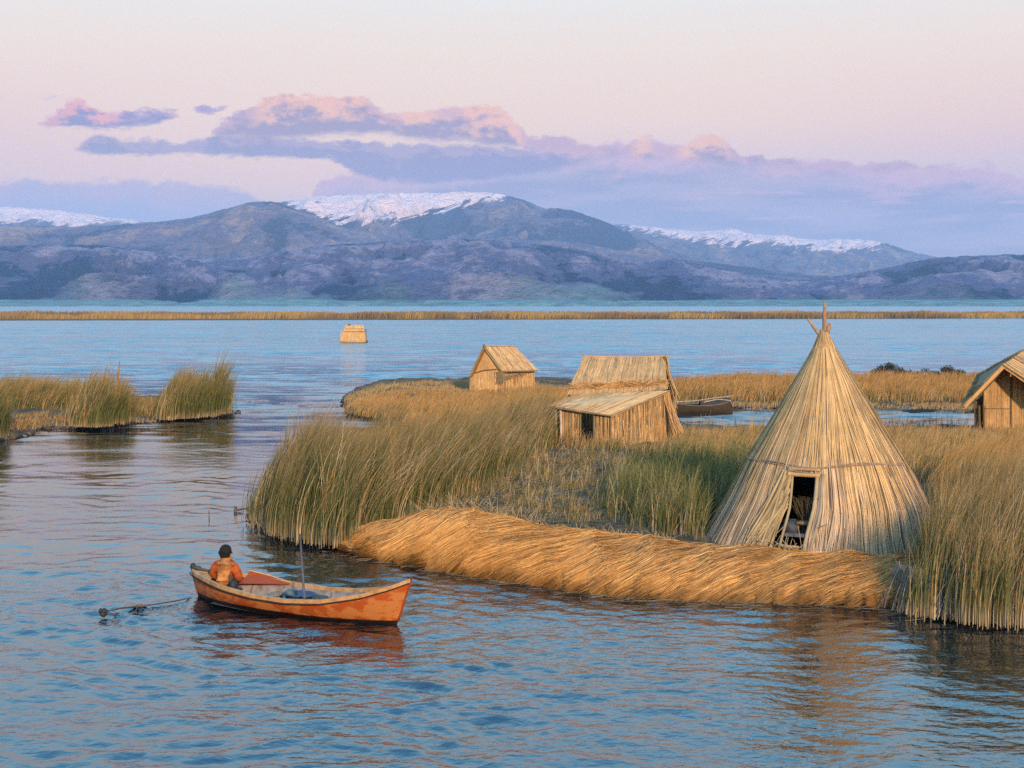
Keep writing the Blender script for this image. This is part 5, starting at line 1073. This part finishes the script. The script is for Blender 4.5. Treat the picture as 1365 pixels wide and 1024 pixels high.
def markers():
    b = Bag(); p = PG(279, 689, 0); b.tube([p-Vector((0, 0, .3)), p+Vector((-.01, 0, .20))], .014, (.10, .07, .06), 6); b.blob(p+Vector((-.01, 0, .22)), (.022, .022, .05), srgb(190, 110, 60), 8, 6, .1)
    tag(b.build('marker_stake', M_PLAIN, None, True), 'thin stake with an orange tip standing in the water above the paddler', 'stake')
    b = Bag(); p = PG(314, 683, 0); b.tube([p-Vector((0, 0, .2)), p+Vector((.0, 0, .17))], [.07, .05], (.13, .09, .06), 7); b.tube([p+Vector((.05, 0, .07)), p+Vector((.3, .05, .10)), PG(335, 682, .1)], [.03, .02, .03], (.12, .08, .05), 6)
    tag(b.build('driftwood', M_WOOD, None, True), 'dark piece of driftwood at the left tip of the main island', 'driftwood')
markers()

# ------------------------------------------------------------------ old boat moored in the channel
def moored():
    Y0 = 85.5; L0, L1 = PW(892, 550, Y0+.4), PW(978, 552, Y0-.4); root = empty('moored_boat', ((L0.x+L1.x)/2, Y0, 0)); tag(root, 'dark weathered boat moored in the channel right of the middle hut', 'boat')
    T = np.linspace(-1, 1, 31); S = np.linspace(-1, 1, 13); hl = (L1.x-L0.x)/2; cx = (L0.x+L1.x)/2
    sh = lambda t: .42+.18*t*t*(1 if t < 0 else 1.6); bw = lambda t: .62*(1-abs(t)**(3 if t > 0 else 2.2))**.7+.02
    def hp(t, s, i=0): a = abs(s); kz = -.2+i; return (cx+t*hl, Y0-.0*t+math.copysign(max(bw(t)-i, .01)*math.sin(a*math.pi/2)**.7, s), kz+(sh(t)-kz)*a**1.6)
    for nm, i, c in (('hull', 0, (.06, .042, .025)), ('inner_hull', .05, (.03, .022, .015))):
        b = Bag(); v = [hp(t, s, i) for t in T for s in S]; n = len(S); q = [[k*n+j, k*n+j+1, (k+1)*n+j+1, (k+1)*n+j] for k in range(30) for j in range(12)]; b.add(v, q, c); under(root, b.build(nm, M_WOOD, None, True))
    b = Bag()
    for sg in (-1, 1): b.tube([(cx+t*hl, Y0+sg*bw(t), sh(t)) for t in T], .022, (.20, .17, .15), 6)
    under(root, b.build('gunwale', M_WOOD, None, True))
    b = Bag(); tt = np.linspace(-.05, .97, 10); pr = []
    for t in tt:
        for a in np.linspace(0, np.pi, 9): pr.append((cx+t*hl, Y0-math.cos(a)*bw(t)*.97, sh(t)-.05+math.sin(a)*(.30 if t < .9 else .12)))
    b.add(pr, [[k*9+j, k*9+j+1, (k+1)*9+j+1, (k+1)*9+j] for k in range(9) for j in range(8)]+[[0, k, k+1, k+1] for k in range(1, 8)], (.07, .045, .03)); under(root, b.build('canopy', M_WOOD, None, True))
    b = Bag(); b.tube([(cx+.05*hl, Y0-.4, .62), (cx+.5*hl, Y0-.45, .80), (cx+.9*hl, Y0-.35, .72), (cx+1.0*hl, Y0-.2, .3)], .022, (.5, .46, .42), 6); under(root, b.build('hoop', M_WOOD, None, True))
    b = Bag(); b.tube([(cx-1.0*hl, Y0-.1, .62), (cx-.3*hl, Y0-.55, .70), (cx+.3*hl, Y0-.5, .86), (cx+1.0*hl, Y0-.3, 1.0)], .022, (.45, .38, .30), 6)
    tag(b.build('punting_pole', M_WOOD, None, True), 'pale pole lying along the dark moored boat', 'pole')
moored()

# ------------------------------------------------------------------ the paddler
def person():
    seat = bpt(-.66, -.02, .245); face = Vector((.30, .954, 0)).normalized(); rt = Vector((face.y, -face.x, 0))
    root = empty('person', seat); tag(root, 'person in tan vest over orange jacket, black hair, sitting in the boat seen from behind', 'person')
    def P(r, f, u): v = seat+rt*r+face*f; return (v.x-seat.x, v.y-seat.y, u)
    def skin(name, verts, edges, radii, m, rootv=0, lev=2):
        me = bpy.data.meshes.new(name); me.from_pydata([P(*v) for v in verts], edges, []); me.materials.append(m)
        o = bpy.data.objects.new(name, me); COL.objects.link(o); o.parent = root
        md = o.modifiers.new('Skin', 'SKIN'); md.use_smooth_shade = True
        for i, sv in enumerate(me.skin_vertices[0].data): r = radii[i]; sv.radius = r if isinstance(r, tuple) else (r, r); sv.use_root = (i == rootv)
        s2 = o.modifiers.new('Subsurf', 'SUBSURF'); s2.levels = lev; s2.render_levels = lev
        return o
    def cm(name, c, c2=None, sc=9, rough=.8):
        def f(g, b):
            n = g.noise(g.coord('Object'), sc, 5, .65); g.put(b.inputs['Base Color'], g.mix(g.smooth(n, .42, .6), c, c2 or tuple(x*.7 for x in c))); g.put(b.inputs['Normal'], g.bump(n, .5, .03))
        return mat(name, f, rough, .2)
    skinm = cm('skin', srgb(150, 100, 72)); jack = cm('jacket_cloth', srgb(178, 84, 34), srgb(156, 68, 26)); vest = cm('vest_cloth', srgb(192, 128, 72), srgb(160, 96, 48), 9); dark = cm('trouser_cloth', (.03, .035, .05)); hairm = cm('hair', (.012, .010, .009), (.02, .016, .013), 40)
    # body: one continuous figure
    V = [(0, 0, .10), (0, 0, .28), (0, .0, .45), (0, .02, .57), (0, .03, .64), (0, .045, .71), (0, .05, .80), (0, .055, .87)]
    E = [(i, i+1) for i in range(7)]; R = [(.15, .12), (.14, .11), (.16, .115), (.10, .08), (.052, .055), (.070, .075), (.085, .095), (.06, .07)]
    for sg in (-1, 1):
        b0 = len(V); V += [(sg*.17, .02, .54), (sg*.25, .03, .33), (sg*.20, .24, .20), (sg*.15, .33, .22), (sg*.14, .38, .23)]; R += [.060, .046, .036, (.026, .020), (.034, .016)]; E += [(3, b0), (b0, b0+1), (b0+1, b0+2), (b0+2, b0+3), (b0+3, b0+4)]
        for k, (dr, dl) in enumerate(((-.026, .075), (-.009, .085), (.009, .080), (.026, .062))):
            m = len(V); V += [(sg*(.14+dr), .38+dl*.5, .235), (sg*(.14+dr), .38+dl*.9, .205)]; R += [.009, .008]; E += [(b0+4, m), (m, m+1)]
        m = len(V); V += [(sg*.105, .37, .225), (sg*.09, .40, .20)]; R += [.010, .009]; E += [(b0+3, m), (m, m+1)]
        m = len(V); V += [(sg*.10, .10, .09), (sg*.15, .45, .13), (sg*.14, .50, -.16), (sg*.14, .60, -.20)]; R += [.085, .062, .045, .035]; E += [(0, m), (m, m+1), (m+1, m+2), (m+2, m+3)]
    skin('body', V, E, R, skinm)
    # face details: nose and ears
    def blobs(name, items, m, parent=None):
        b = Bag()
        for (r, f, u, s, sd) in items: b.blob(P(r, f, u), s, (1, 1, 1), 14, 10, .06, sd)
        o = b.build(name, m, root, True); return o
    blobs('ear', [(-.098, .04, .79, (.014, .022, .030), 1)], skinm); blobs('ear', [(.098, .04, .79, (.014, .022, .030), 2)], skinm); blobs('nose', [(0, .150, .775, (.014, .022, .022), 3)], skinm)
    blobs('eye', [(-.034, .135, .805, (.012, .010, .008), 4)], hairm); blobs('eye', [(.034, .135, .805, (.012, .010, .008), 5)], hairm); blobs('mouth', [(0, .136, .735, (.026, .010, .006), 6)], cm('lips', srgb(140, 80, 70)))
    b = Bag(); b.blob(P(0, -.015, .80), (.128, .120, .140), (1, 1, 1), 22, 14, .08, 8); b.blob(P(0, .012, .842), (.130, .122, .116), (1, 1, 1), 22, 14, .10, 9); b.blob(P(0, -.05, .715), (.085, .045, .055), (1, 1, 1), 14, 9, .12, 19); b.blob(P(0, -.035, .775), (.125, .095, .135), (1, 1, 1), 20, 12, .12, 11); b.blob(P(-.055, -.01, .80), (.075, .09, .10), (1, 1, 1), 14, 9, .12, 12); b.blob(P(.055, -.01, .80), (.075, .09, .10), (1, 1, 1), 14, 9, .12, 14)
    rg = np.random.default_rng(12)
    n = 700; u = rg.normal(0, 1, (n, 3)); u /= np.linalg.norm(u, axis=1, keepdims=True); u[:, 2] = np.abs(u[:, 2])*.9-.35
    p = u*np.array([.125, .12, .12])+np.array(P(0, .0, .83)); pa = np.stack([p, p+u*.02+np.array([0, 0, -.01]), p+u*.03+np.array([0, 0, -.03])], 1); fsel = u[:, 1] < .35; pa = pa[fsel]; n = len(pa)
    b.rib(pa, np.full((n, 3), .008), rg.normal(0, 1, (n, 3)), np.ones((n, 3, 3))); b.build('hair', hairm, root, True)
    # orange jacket: trunk and both sleeves
    V = [(0, 0, .02), (0, -.01, .16), (0, -.01, .34), (0, .0, .50), (0, .02, .60)]; E = [(0, 1), (1, 2), (2, 3), (3, 4)]; R = [(.20, .15), (.20, .155), (.21, .155), (.19, .14), (.085, .085)]
    for sg in (-1, 1):
        m = len(V); V += [(sg*.22, .0, .50), (sg*.31, .0, .32), (sg*.29, .10, .20), (sg*.20, .25, .20)]; R += [.12, .115, .09, .05]; E += [(3, m), (m, m+1), (m+1, m+2), (m+2, m+3)]
    skin('jacket', V, E, R, jack, 1)
    # tan vest on top: back panel, shoulders, collar
    V = [(.015, -.095, .05), (.01, -.105, .22), (.02, -.10, .38), (.03, -.085, .52), (.03, -.04, .59), (.03, .01, .63)]; E = [(i, i+1) for i in range(5)]; R = [(.21, .15), (.20, .15), (.195, .15), (.19, .15), (.15, .12), (.11, .10)]
    vo = skin('vest', V, E, R, vest, 2)
    b = Bag(); th = np.linspace(0, 2*np.pi, 28); b.tube([P(.02+.098*math.cos(a), .02+.085*math.sin(a), .655+.012*math.sin(a*2)) for a in th], .042, (1, 1, 1), 8, False); b.build('collar', vest, root, True)
    b = Bag(); b.tube([P(-.085, -.205, .565), P(-.02, -.215, .555), P(.03, -.215, .56)], .016, (1, 1, 1), 6); b.tube([P(.055, -.215, .56), P(.13, -.195, .575)], .018, (1, 1, 1), 6); b.build('neck_strap', jack, root, True)
    V = [(0, .02, .06), (-.12, .12, .10), (-.16, .46, .15), (-.15, .51, -.12), (.12, .12, .10), (.16, .46, .15), (.15, .51, -.12)]; skin('trousers', V, [(0, 1), (1, 2), (2, 3), (0, 4), (4, 5), (5, 6)], [(.16, .13), .105, .078, .06, .105, .078, .06], dark)
    for sg in (-1, 1):
        b = Bag(); b.blob(P(sg*.15, .58, -.19), (.05, .12, .05), (.05, .04, .03), 12, 8, .05); b.build('shoe', M_PLAIN, root, True)
    # dark bag at the right hip, small pouch at the left
    b = Bag(); q = seat+rt*.27-face*.15; b.blob((q.x, q.y, .245+.09), (.11, .09, .15), (.02, .02, .022), 16, 10, .2, 3); b.blob((q.x+.02, q.y, .245+.01), (.19, .11, .06), (.03, .025, .022), 14, 9, .25, 4); b.blob((q.x-.05, q.y, .245+.24), (.045, .05, .10), (.05, .05, .05), 10, 8, .2, 6)
    tag(b.build('satchel', M_PLAIN, None, True), 'black satchel beside the right hip of the paddler', 'bag')
    b = Bag(); q = seat-rt*.06-face*.24; b.blob((q.x, q.y, .245+.07), (.075, .05, .06), (.03, .027, .025), 14, 9, .2, 5)
    tag(b.build('pouch', M_PLAIN, None, True), 'small dark pouch behind the lower back of the paddler', 'pouch')
person()

# ------------------------------------------------------------------ air
def haze():
    b = Bag(); v = [(x, y, z) for z in (-5.0, 1000.0) for x, y in ((-9800, -3500), (9800, -3500), (9800, 16500), (-9800, 16500))]
    b.add(v, [[0, 3, 2, 1], [4, 5, 6, 7], [0, 1, 5, 4], [1, 2, 6, 5], [2, 3, 7, 6], [3, 0, 4, 7]])
    m = bpy.data.materials.new('haze_air'); m.use_nodes = True; nt = m.node_tree; nt.nodes.remove(nt.nodes['Principled BSDF'])
    pv = nt.nodes.new('ShaderNodeVolumePrincipled'); pv.inputs['Color'].default_value = (0.46, 0.70, 1.0, 1); pv.inputs['Density'].default_value = 0.00006; pv.inputs['Anisotropy'].default_value = 0.0
    nt.links.new(pv.outputs[0], nt.nodes['Material Output'].inputs['Volume'])
    o = b.build('haze', m); tag(o, None, None, None, 'stuff')
haze()

def clods(label, line, n, seed, sz=.16):
    rg = np.random.default_rng(seed); b = Bag(); xs, ys = zip(*line)
    for k in range(n):
        px = rg.uniform(xs[0], xs[-1]); p = PG(px, np.interp(px, xs, ys)+rg.normal(-1.2, .9), 0); r = sz*rg.uniform(.4, 1.4); g = rg.uniform(.6, 1.5)
        b.blob(p+Vector((0, 0, r*.3)), (r*rg.uniform(1, 1.9), r*rg.uniform(.8, 1.3), r*rg.uniform(.5, .9)), np.array([.13, .12, .12])*g if rg.random() < .5 else np.array([.12, .08, .045])*g, 9, 6, .3, k)
    tag(b.build('peat_clods', M_WOOD, None, True), label, None, None, 'stuff')
clods('grey and brown peat clods along the shore of the left islet', [(-60, 598), (0, 587), (38, 581), (50, 573), (120, 571), (165, 566), (230, 560), (290, 555), (318, 552)], 260, 1, .13)
clods('grey root clods at the waterline under the tall reeds', [(330, 688), (352, 702), (385, 716), (440, 725)], 60, 2, .11)
clods('brown clods along the shore behind the channel', [(890, 541), (1000, 544), (1150, 542), (1300, 545)], 160, 3, .15)
clods('brown clods along the back shore beside the small hut', [(458, 532), (505, 513), (560, 509), (640, 509), (700, 509)], 110, 4, .15)

def floating():
    rg = np.random.default_rng(15); N = 420; u = rg.uniform(430, 1340, N); p = bank_surf(np.minimum(u, 1290), np.full(N, 1.0)); off = rg.exponential(.35, N)+.05
    a = rg.normal(.1, .5, N); l = rg.uniform(.08, .55, N); K = 3; t = np.linspace(-.5, .5, K)[None]
    P = np.stack([(p[:, 0]+rg.normal(0, .1, N))[:, None]+(np.cos(a)*l)[:, None]*t, (p[:, 1]-off-.1)[:, None]+(np.sin(a)*l)[:, None]*t, np.full((N, K), .012)+rg.uniform(-.01, .015, (N, 1))], -1)
    c = np.where(rg.random((N, 1)) < .5, C_BASE, C_DRY*.6)*rg.uniform(.3, 1.0, (N, 1))
    reed_obj('floating_straw', 'loose bits of straw floating in front of the straw bank', 'stuff', None, [(P, np.full((N, K), .016), np.stack([-np.sin(a), np.cos(a), rg.uniform(0, .4, N)], -1), np.repeat(c[:, None], K, 1))], M_STRAW)
floating()
